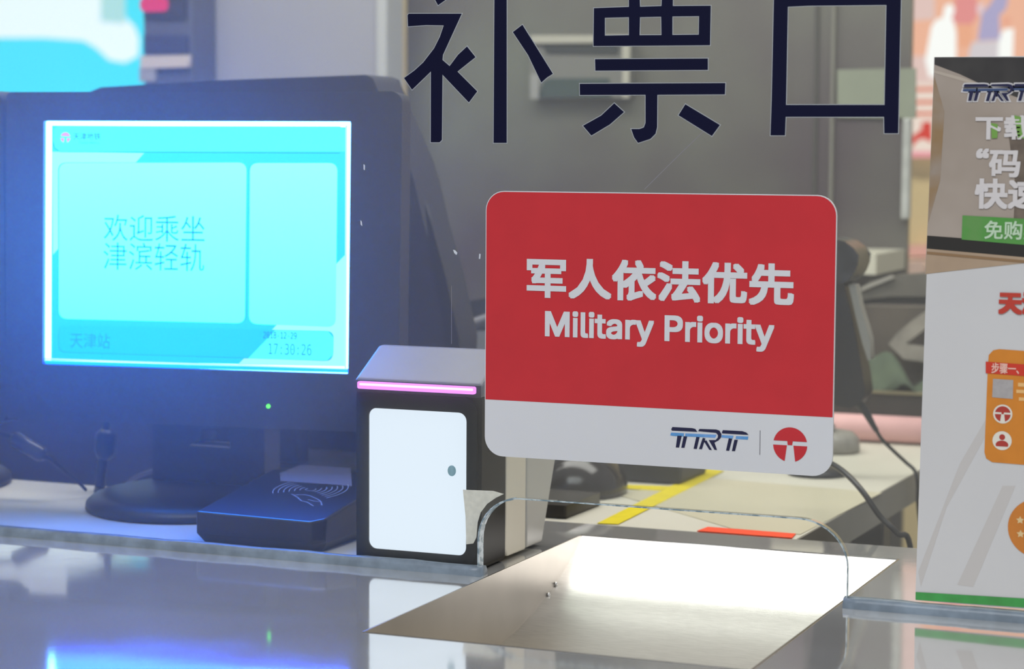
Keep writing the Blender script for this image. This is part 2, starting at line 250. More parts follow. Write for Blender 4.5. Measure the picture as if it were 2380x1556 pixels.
 '轻': (350, [[28,116,38,120,54,121,86,121,86,71,14,58,20,33,86,46,86,-26,110,-26,110,51,150,59,148,82,110,75,110,121,146,121,146,145,110,145,110,199,86,199,86,145,52,145,62,171,71,198,80,228,149,228,149,253,86,253,90,271,94,289,69,294,65,273,61,253,17,253,17,228,55,228,48,202,41,181,37,168,29,148,20,139,25,127],[165,276,165,251,277,251,258,226,233,202,206,181,177,164,147,150,156,140,164,129,190,142,216,157,242,175,271,160,298,145,319,131,335,152,314,164,288,178,261,192,283,214,301,240,317,268,298,277,293,276],[167,116,167,92,230,92,230,6,147,6,147,-18,333,-18,333,6,256,6,256,92,318,92,318,116]]),
 '载': (350, [[258,275,274,259,289,243,300,229,320,243,309,257,293,273,277,287],[294,175,283,143,271,111,255,81,249,114,245,152,241,194,333,194,333,215,240,215,239,240,239,267,239,294,213,294,213,267,214,241,215,215,129,215,129,245,191,245,191,266,129,266,129,294,104,294,104,266,37,266,37,245,104,245,104,215,19,215,19,194,216,194,221,140,227,92,237,51,219,27,199,7,178,-11,187,-19,196,-29,214,-13,231,4,246,22,261,-3,279,-20,300,-25,319,-19,331,2,337,43,326,49,317,57,314,24,309,6,302,0,288,6,275,22,264,48,285,85,303,126,317,168],[23,32,26,8,117,17,117,-27,141,-27,141,20,205,26,205,48,141,42,141,75,197,75,197,98,141,98,141,126,117,126,117,98,68,98,79,116,90,137,204,137,204,159,101,159,107,172,112,186,86,193,81,176,74,159,24,159,24,137,64,137,56,121,50,112,42,100,34,94,39,82,42,70,52,74,71,75,117,75,117,40]]),
 '迎': (350, [[24,257,47,242,69,225,85,210,103,228,85,243,63,259,40,273],[88,172,17,172,17,147,62,147,62,35,47,26,30,12,14,-5,31,-28,48,-6,64,10,78,16,93,9,112,-4,138,-16,169,-22,208,-23,251,-23,295,-22,329,-20,332,-6,336,7,296,4,252,2,209,1,173,2,143,7,117,18,100,29,88,37],[217,268,217,17,242,17,242,245,298,245,298,88,297,83,293,82,280,82,259,82,264,71,267,59,294,60,311,63,320,72,322,87,322,268],[120,55,130,60,156,70,211,89,209,100,209,112,149,94,149,246,172,255,195,265,215,276,196,295,176,283,151,271,125,260,125,103,118,85,107,75,115,65]]),
 '速': (350, [[24,266,44,246,64,225,78,206,99,221,84,240,64,261,44,280],[93,169,17,169,17,145,68,145,68,35,51,27,33,13,15,-3,31,-25,49,-5,66,9,81,15,95,9,114,-4,141,-14,172,-20,210,-21,250,-21,295,-19,329,-18,332,-4,337,8,298,5,254,3,211,2,176,4,146,8,120,18,105,27,93,34],[150,185,206,185,206,140,150,140],[231,185,290,185,290,140,231,140],[206,294,206,258,111,258,111,235,206,235,206,206,125,206,125,119,194,119,170,90,139,65,107,47,116,38,124,27,153,46,181,71,206,99,206,17,231,17,231,98,260,76,287,53,308,33,325,51,301,72,271,96,239,119,315,119,315,206,231,206,231,235,331,235,331,258,231,258,231,294]]),
 '铁': (350, [[64,293,51,261,32,233,11,209,19,196,25,184,38,198,50,213,61,230,151,230,151,255,75,255,82,271,88,286],[21,120,21,96,74,96,74,24,68,6,57,-3,65,-14,70,-26,80,-19,103,-6,151,20,148,31,146,43,99,19,99,96,150,96,150,120,99,120,99,168,141,168,141,192,38,192,38,168,74,168,74,120],[232,292,232,231,196,231,201,253,205,276,180,280,173,239,163,202,148,170,159,164,170,157,177,172,184,189,190,207,232,207,232,185,232,162,230,138,157,138,157,112,227,112,213,69,187,28,143,-8,153,-18,161,-28,201,5,228,42,245,81,263,37,288,0,320,-27,328,-15,338,-5,303,23,277,63,260,112,334,112,334,138,256,138,257,162,258,185,258,207,325,207,325,231,258,231,258,292]]),
 '领': (350, [[243,178,242,114,236,66,222,31,196,6,155,-11,162,-20,168,-29,212,-10,241,18,256,57,263,109,265,178],[254,33,279,13,303,-9,321,-27,338,-11,319,7,295,28,270,47],[72,192,85,178,97,163,106,150,124,162,115,174,102,188,89,202],[186,214,186,49,210,49,210,194,298,194,298,50,322,50,322,214,255,214,262,232,269,251,333,251,333,275,177,275,177,251,244,251,238,233,231,214],[93,294,73,252,45,212,12,177,21,169,30,160,55,186,77,215,96,246,120,220,142,195,159,172,175,190,157,214,132,241,107,267,111,277,116,288],[35,135,35,112,127,112,114,88,100,63,85,41,72,54,58,65,41,52,68,27,94,0,114,-25,133,-9,119,7,102,25,122,56,143,91,160,126,143,137,139,135]]),
 '骤': (350, [[191,96,175,82,155,69,134,58,143,50,150,43,172,56,193,72,211,89],[9,55,15,33,40,40,67,47,94,55,92,75,62,68,34,61],[302,103,287,90,268,78,249,66,245,72,241,78,241,112,265,115,288,119,308,123,288,140,248,133,198,127,146,123,150,113,152,104,173,106,195,107,217,109,217,47,198,53,180,34,156,17,131,4,140,-4,148,-12,173,3,197,22,217,43,217,-27,241,-27,241,48,263,25,288,7,316,-7,323,3,331,12,306,22,282,36,262,53,281,63,300,76,319,88],[241,232,257,215,273,196,262,182,250,170,237,161,237,179,225,177,225,261,237,261,237,280,131,280,131,261,147,261,147,167,128,165,133,145,205,156,205,136,225,136,225,159,237,161,235,160,242,151,248,143,262,153,275,165,287,180,302,162,313,146,329,160,316,177,299,198,310,220,319,245,326,273,313,277,310,276,305,276,246,276,246,255,301,255,294,234,284,214,270,230,256,244],[167,261,205,261,205,243,167,243],[167,227,205,227,205,208,167,208],[167,192,205,192,205,174,167,169],[36,229,33,187,29,144,25,108,106,108,102,49,96,14,89,-1,85,-4,78,-5,65,-5,46,-4,51,-15,53,-26,72,-26,88,-26,100,-23,109,-16,118,4,124,46,130,118,131,125,131,129,106,129,111,175,115,227,118,278,20,278,20,255,95,255,91,211,88,168,83,129,50,129,53,161,56,195,58,227]]),
},
'latin': {
 ' ': (188, []),
 'M': (628, [[60,0,60,509,152,509,277,187,282,174,287,159,293,141,299,123,305,103,311,84,317,65,322,49,307,49,312,65,318,83,324,102,330,121,336,140,342,158,348,174,352,187,476,509,568,509,568,0,504,0,504,291,504,308,504,327,505,347,505,369,506,413,507,435,507,457,513,457,508,441,503,425,498,409,490,386,482,363,474,341,467,322,461,305,456,291,342,0,286,0,170,291,165,304,159,321,152,340,145,361,137,384,129,408,124,424,118,441,112,457,119,457,119,437,120,416,120,394,121,372,122,328,122,309,122,291,122,0]]),
 'P': (445, [[60,0,60,509,235,509,272,506,305,499,332,487,356,471,375,452,390,430,400,404,407,377,409,348,407,318,400,291,390,265,375,243,356,223,332,207,305,195,272,188,235,186,109,186,109,242,233,242,257,244,279,248,297,256,312,266,324,279,333,294,339,310,343,328,344,348,343,367,339,385,333,402,324,416,312,428,297,439,279,446,257,451,232,452,125,452,125,0]]),
 'T': (449, [[32,452,32,509,417,509,417,452,257,452,257,0,193,0,193,452]]),
 'a': (389, [[160,-9,137,-7,115,-3,94,5,76,15,60,29,48,45,38,63,32,84,30,108,32,128,36,146,43,161,58,179,78,193,92,200,108,206,125,211,143,214,161,217,178,220,200,223,218,225,234,227,252,230,265,235,273,243,276,255,276,257,273,279,267,297,256,311,240,322,220,329,196,331,171,329,149,322,132,313,118,301,107,288,100,274,41,291,51,313,64,331,79,346,95,358,114,368,133,375,153,380,173,383,194,384,215,383,239,379,255,375,271,369,286,360,300,350,312,336,322,320,330,301,335,278,337,251,337,0,277,0,277,52,272,52,264,38,252,25,236,12,215,1,199,-4,181,-7],[170,45,192,47,211,51,228,59,248,74,263,93,272,115,276,138,276,190,270,186,259,182,246,179,231,176,216,173,200,171,186,169,175,168,154,164,134,159,117,150,103,139,95,124,92,105,94,87,102,72,114,61,130,52,149,47]]),
 'e': (404, [[212,-8,177,-5,145,3,117,16,92,35,72,58,56,85,44,116,37,150,34,187,36,224,44,258,55,290,71,317,91,340,115,359,142,373,172,382,205,384,226,383,246,380,266,374,285,366,303,355,319,341,334,324,347,305,357,282,365,256,370,227,371,194,371,169,75,169,75,221,338,221,310,202,308,226,304,248,298,269,288,286,277,301,263,314,246,323,227,328,205,330,183,328,164,323,146,313,131,301,119,286,109,270,102,251,97,231,96,211,96,178,98,151,102,127,110,106,121,88,135,73,151,61,169,53,190,48,212,46,234,48,254,53,271,61,285,73,297,88,306,105,365,91,358,72,348,55,335,39,320,26,302,14,283,4,261,-3,237,-7]]),
 'i': (167, [[53,0,53,379,114,379,114,0],[84,443,67,446,54,455,44,468,41,483,44,499,54,512,67,521,84,524,100,521,114,512,123,499,126,483,123,468,114,455,100,446]]),
 'j': (167, [[53,379,114,379,114,-30,112,-52,108,-72,102,-90,92,-106,80,-119,65,-129,47,-137,27,-141,4,-143,-10,-143,-10,-87,2,-87,25,-83,40,-72,50,-54,53,-29],[83,443,67,446,53,455,44,468,41,483,44,499,53,512,67,521,83,524,100,521,114,512,123,499,126,483,123,468,114,455,100,446]]),
 'l': (189, [[139,-2,112,0,91,8,74,20,62,37,55,59,53,84,53,509,114,509,114,99,115,77,120,62,130,54,146,52,154,52,160,53,165,53,170,54,181,3,172,1,162,-1,151,-2]]),
 'n': (410, [[114,227,114,0,53,0,53,379,112,379,112,287,102,287,116,319,132,344,152,362,175,374,200,382,227,384,252,383,275,377,295,369,313,356,328,340,341,321,350,298,355,271,357,240,357,0,296,0,296,235,293,263,286,286,273,304,256,318,235,326,210,329,192,328,176,324,161,317,141,303,126,283,119,266,115,248]]),
 'o': (415, [[207,-8,174,-5,144,3,117,16,93,35,72,58,56,85,44,116,37,150,34,187,37,225,44,260,56,291,72,318,93,341,117,360,144,374,174,382,207,384,241,382,271,374,299,360,323,341,343,318,359,291,371,260,379,225,381,187,379,150,371,116,359,85,343,58,323,35,299,16,271,3,241,-5],[207,46,231,49,252,55,270,66,285,80,298,97,307,117,314,139,318,163,319,187,318,212,314,236,307,258,298,278,285,296,270,310,252,321,231,328,207,330,184,328,163,321,145,310,130,296,118,278,108,258,102,236,98,212,96,187,98,163,102,139,108,117,118,97,130,80,145,66,163,55,184,49]]),
 'p': (424, [[53,-143,53,379,112,379,112,319,118,319,126,331,137,346,152,360,171,373,188,379,207,383,229,384,259,382,287,374,313,361,335,342,354,320,370,293,381,261,388,227,390,189,388,151,381,116,370,84,355,57,336,34,313,16,288,3,260,-6,229,-8,208,-7,189,-3,173,4,153,17,138,31,127,46,118,59,114,59,114,-143],[220,47,242,49,262,55,279,66,294,80,306,97,316,117,323,139,327,163,328,189,327,215,323,239,316,261,307,281,295,298,280,311,262,322,243,328,220,330,198,328,178,322,161,312,147,299,134,282,125,263,118,241,114,216,113,189,114,162,118,138,125,115,135,95,147,78,162,65,179,55,198,49]]),
 'r': (259, [[53,0,53,379,112,379,112,321,115,321,124,339,137,354,152,367,171,377,191,383,213,385,221,385,229,384,243,384,243,322,239,323,230,324,219,325,207,326,182,323,159,315,140,301,126,284,117,262,114,237,114,0]]),
 't': (227, [[204,379,204,327,6,327,6,379],[65,471,126,471,126,98,128,76,136,61,150,53,170,50,177,50,185,51,194,52,202,54,213,2,203,-1,192,-3,180,-4,168,-4,138,-1,113,7,92,21,77,41,68,64,65,93]]),
 'y': (389, [[47,-139,61,-86,71,-87,88,-90,104,-89,118,-84,130,-74,141,-58,151,-36,163,-1,17,379,84,379,165,155,173,132,180,109,187,87,193,64,199,42,206,21,184,21,190,42,196,64,202,87,209,110,216,132,224,155,305,379,371,379,204,-58,196,-77,187,-93,177,-107,159,-124,139,-136,117,-143,91,-145,77,-145,65,-143,54,-141]]),
},
'mono': {
 '-': (429, [[124,224,305,224,305,167,124,167]]),
 '0': (429, [[168,261,172,279,182,294,196,305,214,308,232,305,247,294,258,279,261,261,258,243,247,228,232,218,214,214,196,218,181,228,171,243],[214,474,185,468,160,450,141,421,132,397,126,369,121,337,118,301,117,259,118,218,121,182,126,150,132,122,141,99,160,69,185,51,214,46,245,51,269,69,288,99,297,122,304,150,308,182,311,218,312,259,311,301,308,337,304,369,297,397,288,421,269,450,245,468],[214,529,265,522,307,499,340,461,356,431,368,396,376,356,381,310,383,259,381,209,376,163,368,123,356,88,340,58,307,20,265,-3,214,-10,164,-3,122,20,89,58,73,88,62,123,53,163,48,209,46,259,48,310,53,356,62,396,73,431,89,461,122,499,164,522]]),
 '1': (429, [[94,59,203,59,203,456,86,430,86,494,203,520,273,520,273,59,381,59,381,0,94,0]]),
 '2': (429, [[130,59,369,59,369,0,53,0,53,59,78,86,102,112,125,136,147,159,167,180,196,212,218,237,234,255,255,281,270,304,281,323,288,341,292,359,293,377,290,404,282,427,268,445,248,459,225,467,197,470,176,469,154,465,131,459,107,450,83,438,57,424,57,495,81,505,104,514,128,521,151,525,173,528,196,529,244,525,284,511,319,489,345,459,360,423,365,382,364,360,358,338,350,315,337,292,321,268,299,242,284,225,266,204,243,179,226,161,207,141,184,117,159,89]]),
 '3': (429, [[270,278,302,267,328,251,349,230,364,205,373,176,376,143,370,99,354,62,327,31,291,8,247,-6,194,-10,170,-9,146,-7,121,-3,96,2,72,8,48,16,48,86,71,74,95,65,118,58,141,53,163,50,186,49,222,52,251,61,275,75,292,95,303,120,306,150,303,179,292,202,275,222,252,237,224,246,191,249,138,249,138,307,191,307,221,309,246,316,267,328,282,344,291,364,294,387,291,412,283,432,269,449,249,461,225,468,197,470,176,469,154,467,133,463,110,458,87,451,63,442,63,507,90,514,115,519,138,524,160,527,179,529,197,529,244,525,284,512,318,491,343,463,358,429,364,390,361,363,353,339,340,319,321,301,298,288]]),
 '4': (429, [[256,456,92,181,256,181],[244,520,326,520,326,181,395,181,395,124,326,124,326,0,256,0,256,124,36,124,36,190]]),
 '5': (429, [[72,520,335,520,335,461,136,461,136,333,151,338,166,341,181,343,197,344,247,338,290,322,325,296,351,260,367,217,372,167,367,116,350,73,323,37,285,11,240,-5,187,-10,160,-9,135,-8,111,-5,89,0,69,5,50,12,50,84,71,73,93,64,114,58,136,53,158,50,180,49,216,52,246,63,270,80,288,103,298,132,302,167,298,201,287,230,269,253,244,271,214,281,178,284,160,284,141,282,123,278,106,273,89,267,72,259]]),
 '6': (429, [[345,508,345,444,330,452,315,458,298,463,282,467,265,469,247,470,206,464,172,448,146,420,133,398,123,372,117,342,112,309,111,272,124,293,139,311,157,325,178,335,201,342,225,344,272,339,310,323,342,298,365,262,378,219,383,167,378,115,364,71,341,36,308,10,269,-5,221,-10,166,-3,122,19,88,55,73,84,61,119,53,160,48,207,46,259,48,310,54,355,65,395,79,430,97,460,119,485,145,504,174,518,207,526,244,529,261,529,278,527,295,524,312,520,329,515],[220,289,192,285,168,274,149,256,135,232,126,202,123,167,126,131,135,102,149,77,168,59,192,49,220,45,248,48,272,59,290,76,303,100,311,130,314,167,311,204,303,234,290,258,272,275,248,285]]),
 '7': (429, [[48,520,376,520,376,490,190,0,116,0,297,461,48,461]]),
 '8': (429, [[214,247,186,244,161,235,142,221,128,201,119,176,116,146,119,117,128,92,142,72,162,57,186,48,214,45,244,48,268,57,287,71,302,91,310,116,313,146,310,176,301,200,287,220,267,235,243,244],[153,276,125,286,102,300,83,319,69,341,61,366,58,394,62,433,77,466,100,493,131,513,170,525,214,529,260,525,298,513,329,493,353,466,367,433,372,394,369,366,360,341,346,319,327,300,304,286,276,276,308,266,335,250,356,230,371,204,381,174,384,140,379,96,364,59,339,30,305,8,264,-6,214,-10,165,-6,124,7,90,29,65,59,51,96,46,139,49,174,58,204,73,230,94,250,121,266],[128,388,130,362,138,341,150,324,167,312,189,305,214,302,241,305,262,312,279,324,292,341,299,362,302,388,299,414,292,436,279,453,262,465,241,472,214,475,189,472,167,465,150,452,138,435,130,414]]),
 '9': (429, [[208,231,235,234,259,245,278,263,292,287,301,317,304,352,301,388,292,418,278,442,259,460,235,471,208,474,179,471,156,461,137,443,124,420,116,389,114,352,116,315,124,285,137,261,155,244,179,234],[82,11,82,76,97,68,113,61,129,56,146,52,163,50,180,49,221,55,255,71,282,99,294,121,303,147,310,177,314,210,316,248,303,226,288,208,270,194,249,184,227,178,202,175,156,181,117,196,85,222,63,257,49,301,44,353,49,405,63,448,87,483,119,509,158,524,206,529,261,522,305,500,339,464,354,435,366,400,374,359,379,312,381,259,379,209,373,164,363,124,348,89,330,59,308,34,282,15,253,1,220,-7,183,-10,166,-9,149,-8,132,-5,115,-1,98,5]]),
 ':': (429, [[170,370,258,370,258,265,170,265],[170,106,258,106,258,0,170,0]]),
},
}
GL['latin']['P'] = (445, [[60,0, 60,509, 245,509, 300,503, 350,482, 385,448, 405,402, 409,352, 403,302, 382,258, 347,225, 300,205, 245,199, 128,199, 128,0], [128,258, 240,258, 285,265, 318,286, 336,318, 341,353, 336,390, 318,421, 286,442, 240,449, 128,449]])
GL['latin']['M'] = (628, [[60,0, 60,509, 150,509, 314,118, 478,509, 568,509, 568,0, 502,0, 502,385, 340,0, 288,0, 126,385, 126,0]])
def text_mesh(s, font, fit, yfront, bold=0.0, shear=0.0):
    """characters laid in a row and scaled so that their ink fills the box fit=(x0,x1,z0,z1)"""
    x = 0; cs = []
    for ch in s:
        adv, polys = GL[font].get(ch, (300, []))
        cs.append([[(x+p[i]+shear*p[i+1], p[i+1]) for i in range(0, len(p), 2)] for p in polys]); x += adv
    allp = [q for c in cs for p in c for q in p]
    ax0, ax1 = min(q[0] for q in allp), max(q[0] for q in allp); az0, az1 = min(q[1] for q in allp), max(q[1] for q in allp)
    x0, x1, z0, z1 = fit; x0 += bold; x1 -= bold; z0 += bold; z1 -= bold
    kx = (x1-x0)/(ax1-ax0); kz = (z1-z0)/(az1-az0)
    bm = bmesh.new(); lay = 0
    def sarea(p): return sum(p[k-1][0]*p[k][1]-p[k][0]*p[k-1][1] for k in range(len(p)))/2
    def inside(q, p):
        r = False
        for k in range(len(p)):
            (x1_, y1_), (x2_, y2_) = p[k-1], p[k]
            if (y1_ > q[1]) != (y2_ > q[1]) and q[0] < (x2_-x1_)*(q[1]-y1_)/(y2_-y1_)+x1_: r = not r
        return r
    for c in cs:
        if not c: continue
        sg_ = math.copysign(1, sarea(max(c, key=lambda p: abs(sarea(p)))))
        outs = [p for p in c if sarea(p)*sg_ > 0]; hol = [p for p in c if sarea(p)*sg_ < 0]
        for oo in outs:
            grp = [oo]+[h for h in hol if inside(h[0], oo) and not any(o2 is not oo and inside(h[0], o2) and abs(sarea(o2)) < abs(sarea(oo)) for o2 in outs)]
            me = curve_mesh([[(x0+(a-ax0)*kx, z0+(b-az0)*kz) for a, b in p] for p in grp])
            lay += 1; me.transform(Matrix(((1, 0, 0, 0), (0, 0, -1, yfront-(lay % 4)*.000004), (0, 1, 0, 0), (0, 0, 0, 1))))
            sh = [(0, 0)] if not bold else [(bold*a*.88, bold*b*.88) for a, b in ((-1, -1), (-1, 0), (-1, 1), (0, 1), (1, 1), (1, 0), (1, -1), (0, -1))]
            for ik, (dx, dz) in enumerate(sh):
                n0 = len(bm.verts); bm.from_mesh(me); bm.verts.ensure_lookup_table()
                bmesh.ops.translate(bm, verts=bm.verts[n0:], vec=(dx, -ik*.00002, dz))
            bpy.data.meshes.remove(me)
    me = bpy.data.meshes.new('lettering'); bm.to_mesh(me); bm.free(); return me
def join_plates(items):
    """items = list of meshes -> one mesh"""
    bm = bmesh.new()
    for m in items: bm.from_mesh(m); bpy.data.meshes.remove(m)
    me = bpy.data.meshes.new('j'); bm.to_mesh(me); bm.free(); return me

# ================================================================== SETTING
def struct(name, me, m, **k):
    o = obj(name, me, m, **k); o['kind'] = 'structure'; return o
M_floor = mat('speckled_dark_floor', '2b2f36', .35, vary=.4, vscale=90, color2='4a505a')
M_hall = mat('warm_hall_wall', 'e9d3a0', .7, vary=.04, vscale=3)
M_wall = mat('dull_metal_wall', '7e8070', .38, .55, vary=.3, vscale=2.2, color2='62585b', bump=.05, bscale=400)
M_door = mat('pale_grey_panel', '9c9aa0', .5, vary=.06, vscale=4)
struct('floor', box(-9, 4, -2.5, 9, -.80, -.75), M_floor)
struct('ceiling', box(-3.2, 1.6, .05, 2.0, 2.05, 2.1), mat('ceiling_white', 'b9bab8', .8, vary=.05))
struct('wall_back', box(-.8278, .0345, 1.6, 1.615, -.75, 2.05), M_wall)
dr = struct('door_1', box(-1.262, -.835, 1.5, 1.56, -.75, 2.05), M_door)
obj('door_edge', box(-.8345, -.815, 1.495, 1.56, .30, 2.05), mat('pale_door_edge', 'b4b3b0', .5), dr, bevel=.002)
struct('wall_left', box(-3.2, -.86, 1.32, 1.40, -.75, .10), mat('dark_partition', '2d2c36', .6, vary=.2, vscale=5))
struct('wall_far', box(-2.2, 3.5, 4.1, 4.2, -.75, 3), M_hall)
# seams on the metal wall
tr1 = struct('trim_1', box(G(1893, 200, 1, 1.598).x, G(1901, 200, 1, 1.598).x, 1.594, 1.60, .22, 2.0), mat('dark_seam', '3f3d38', .6))
struct('trim_2', box(G(2098, 400, 1, 1.59).x, G(2117, 400, 1, 1.59).x, 1.58, 1.599, G(2115, 510, 1, 1.59).z, G(2115, 275, 1, 1.59).z), mat('pale_strip', 'b9b9b3', .4, vary=.2, vscale=40), bevel=.003)
struct('trim_3', box(G(1934, 200, 1, 1.595).x, G(1940, 200, 1, 1.595).x, 1.588, 1.599, .22, 2.0), mat('light_seam', '7b786d', .5))
struct('trim_4', plate([PX([(2112, 570), (2175, 570), (2175, 596), (2112, 596)], 4.06)], 4.03, .06), mat('pink_band', 'f0b9ae', .6))
struct('trim_5', plate([PX([(2100, 602), (2175, 602), (2175, 640), (2100, 640)], 4.04)], 3.9, .15), mat('pale_pink_plinth', 'e3c3b4', .6))

# window pane with the arched pass-through
PT = .010
def notch(off=0.0):
    r = .040; x0, x1, z1 = .0+off, .341-off, .0735-off
    P = [(x0, 0)]
    for i in range(11):
        a = math.radians(180-9*i); P.append((x0+r+(r)*math.cos(a), z1-r+r*math.sin(a)))
    for i in range(11):
        a = math.radians(90-9*i); P.append((x1-r*1.1+r*1.1*math.cos(a), z1-r+r*math.sin(a)))
    return P+[(x1, 0)]
pane_c = [(-1.3, .0), (-1.3, 1.35), (1.0, 1.35), (1.0, .0)]+notch()[::-1]
pane = struct('window_1', plate([pane_c], 0, PT), glass_mat())
def cut_mat():
    m = bpy.data.materials.new('ground_glass_edge'); m.use_nodes = True; nt = m.node_tree; nt.nodes.clear(); N = nt.nodes.new; L = nt.links.new
    tc = N('ShaderNodeTexCoord'); ns = N('ShaderNodeTexNoise'); ns.inputs['Scale'].default_value = 160; L(tc.outputs['Object'], ns.inputs['Vector'])
    rp = N('ShaderNodeValToRGB'); rp.color_ramp.elements[0].position = .42; rp.color_ramp.elements[0].color = (.28, .38, .44, 1); rp.color_ramp.elements[1].position = .55; rp.color_ramp.elements[1].color = (.72, .80, .84, 1); L(ns.outputs['Fac'], rp.inputs[0])
    a = N('ShaderNodeBsdfDiffuse'); b = N('ShaderNodeBsdfTranslucent'); L(rp.outputs[0], a.inputs[0]); L(rp.outputs[0], b.inputs[0])
    x = N('ShaderNodeMixShader'); x.inputs[0].default_value = .5; L(a.outputs[0], x.inputs[1]); L(b.outputs[0], x.inputs[2])
    g = N('ShaderNodeBsdfGlossy'); g.inputs['Roughness'].default_value = .25; x2 = N('ShaderNodeMixShader'); x2.inputs[0].default_value = .12; L(x.outputs[0], x2.inputs[1]); L(g.outputs[0], x2.inputs[2])
    o = N('ShaderNodeOutputMaterial'); L(x2.outputs[0], o.inputs[0]); return m
M_cut = cut_mat(); nc = notch(-.0002); n_left = 11
def edge_strip(c, y1, th=.0012):
    bm = bmesh.new(); P = []
    for i, p in enumerate(c):
        a = c[max(i-1, 0)]; b = c[min(i+1, len(c)-1)]; d = Vector((b[0]-a[0], b[1]-a[1])).normalized(); q = (p[0]+d.y*th, p[1]-d.x*th)
        P.append([bm.verts.new((x, y, z)) for (x, z), y in ((p, -.0003), (q, -.0003), (q, y1), (p, y1))])
    for i in range(len(P)-1):
        for k in range(4): bm.faces.new((P[i][k], P[i][(k+1) % 4], P[i+1][(k+1) % 4], P[i+1][k]))
    bm.faces.new(P[0]); bm.faces.new(P[-1][::-1]); return bm
obj('cut_edge', edge_strip(nc[:n_left], PT+.0003, .0015), M_cut, pane, label='whitish ground edge at the left of the pass-through')
obj('cut_edge', edge_strip(nc[n_left-1:], .003, .0008), M_cut, pane, label='thin pale ground edge along the top and right of the pass-through')
fl = []
for q in ([(1053, 581), (1058, 582), (1063, 588), (1061, 593), (1056, 589)], [(1114, 590), (1117, 591), (1116, 602), (1113, 602)], [(838, 512), (841, 516), (842, 526), (838, 522)], [(845, 382), (848, 384), (848, 396), (845, 394)], [(1049, 665), (1050, 665), (1050, 800), (1049, 800)], [(1586, 352), (1640, 300), (1641, 301), (1587, 353)], [(1497, 440), (1586, 352), (1587, 353), (1498, 441)]):
    fl.append(plate([PX(q, -.0002)], -.0003, .0002))
obj('glass_flecks', join_plates(fl[:4]), mat('fleck_white', 'c9ccd2', .6), pane, label='tiny pale flecks and scratches')
obj('scratch_line', join_plates(fl[4:]), mat('scratch_grey', '7d7a80', .6), pane)
M_seal = mat('grey_silicone', '7e8b98', .35, vary=.3, vscale=60, bump=.4, bscale=90)
def bead(x0, x1, hs):
    prof = [(-.0035, 0), (-.003, .005), (-.001, .0085*hs), (.004, .0095*hs), (.0095, .0085*hs), (.013, .004), (.014, 0)]
    bm = bmesh.new(); n = int((x1-x0)/.012); R = []
    for i in range(n+1):
        x = x0+(x1-x0)*i/n; k = 1+.03*math.sin(i*.7)+random.uniform(-.03, .03)
        R.append([bm.verts.new((x, .005+(y-.005)*k, z*k)) for y, z in prof])
    for i in range(n):
        for k in range(len(prof)-1): bm.faces.new((R[i][k], R[i+1][k], R[i+1][k+1], R[i][k+1]))
    bm.faces.new(R[0]); bm.faces.new(R[-1][::-1]); return bm
struct('trim_6', bead(-1.3, .004, 1.0), M_seal, smooth=True)
struct('trim_7', bead(.338, 1.0, 1.0), M_seal, smooth=True)

# ================================================================== COUNTER, TRAY, DESK
TX0, TX1, TY0, TY1 = .010, .331, -.252, .239
ct = slab([(-1.6, -.62), (1.1, -.62), (1.1, .306), (-1.6, .306)], -.004, 0, [[(TX0, TY0), (TX0, TY1), (TX1, TY1), (TX1, TY0)]])
o = thing('service_counter', 'polished stainless steel counter running under the ticket window glass', 'counter', (0, 0, -.75))
obj('counter_top', ct, M_steel, o)
obj('counter_front', box(-1.6, 1.1, -.60, -.585, -.75, -.005), M_steel, o)
obj('counter_rail', box(-1.6, 1.1, .285, .306, -.035, -.005), M_steel, o)
prof = [(.2395, .0005), (.2375, -.0015), (.2078, -.0187), (.1673, -.0373), (.1279, -.049), (.0899, -.0585), (.05, -.0655), (.01, -.069), (-.04, -.0705), (-.09, -.066), (-.14, -.054), (-.19, -.035), (-.23, -.014), (-.2525, .0005)]
sp = smooth_path([(0, y, z) for y, z in prof], 4)
o = thing('cash_tray', 'recessed brushed steel cash tray under the arched glass opening', 'tray', (.17, 0, -.071))
bm = bmesh.new(); A = [bm.verts.new((TX0-.0005, p.y, p.z)) for p in sp]; B = [bm.verts.new((TX1+.0005, p.y, p.z)) for p in sp]
A2 = [bm.verts.new((TX0-.0005, p.y, p.z-.0012)) for p in sp]; B2 = [bm.verts.new((TX1+.0005, p.y, p.z-.0012)) for p in sp]
for i in range(len(sp)-1):
    bm.faces.new((A[i], A[i+1], B[i+1], B[i])); bm.faces.new((A2[i], B2[i], B2[i+1], A2[i+1]))
obj('tray_trough', bm, M_tray, o, smooth=True)
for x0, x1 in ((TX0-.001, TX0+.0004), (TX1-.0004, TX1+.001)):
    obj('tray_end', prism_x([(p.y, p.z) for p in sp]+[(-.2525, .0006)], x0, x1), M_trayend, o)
for px, py in ((1293, 1357), (1276, 1382)):
    g = G(px, py, 0, TX0+.002)
    bb = bmesh.new(); bmesh.ops.create_uvsphere(bb, u_segments=12, v_segments=8, radius=.0017, matrix=Matrix.Translation((TX0+.0015, g.y, g.z))); obj('solder_dot', bb, M_tray, o, smooth=True)

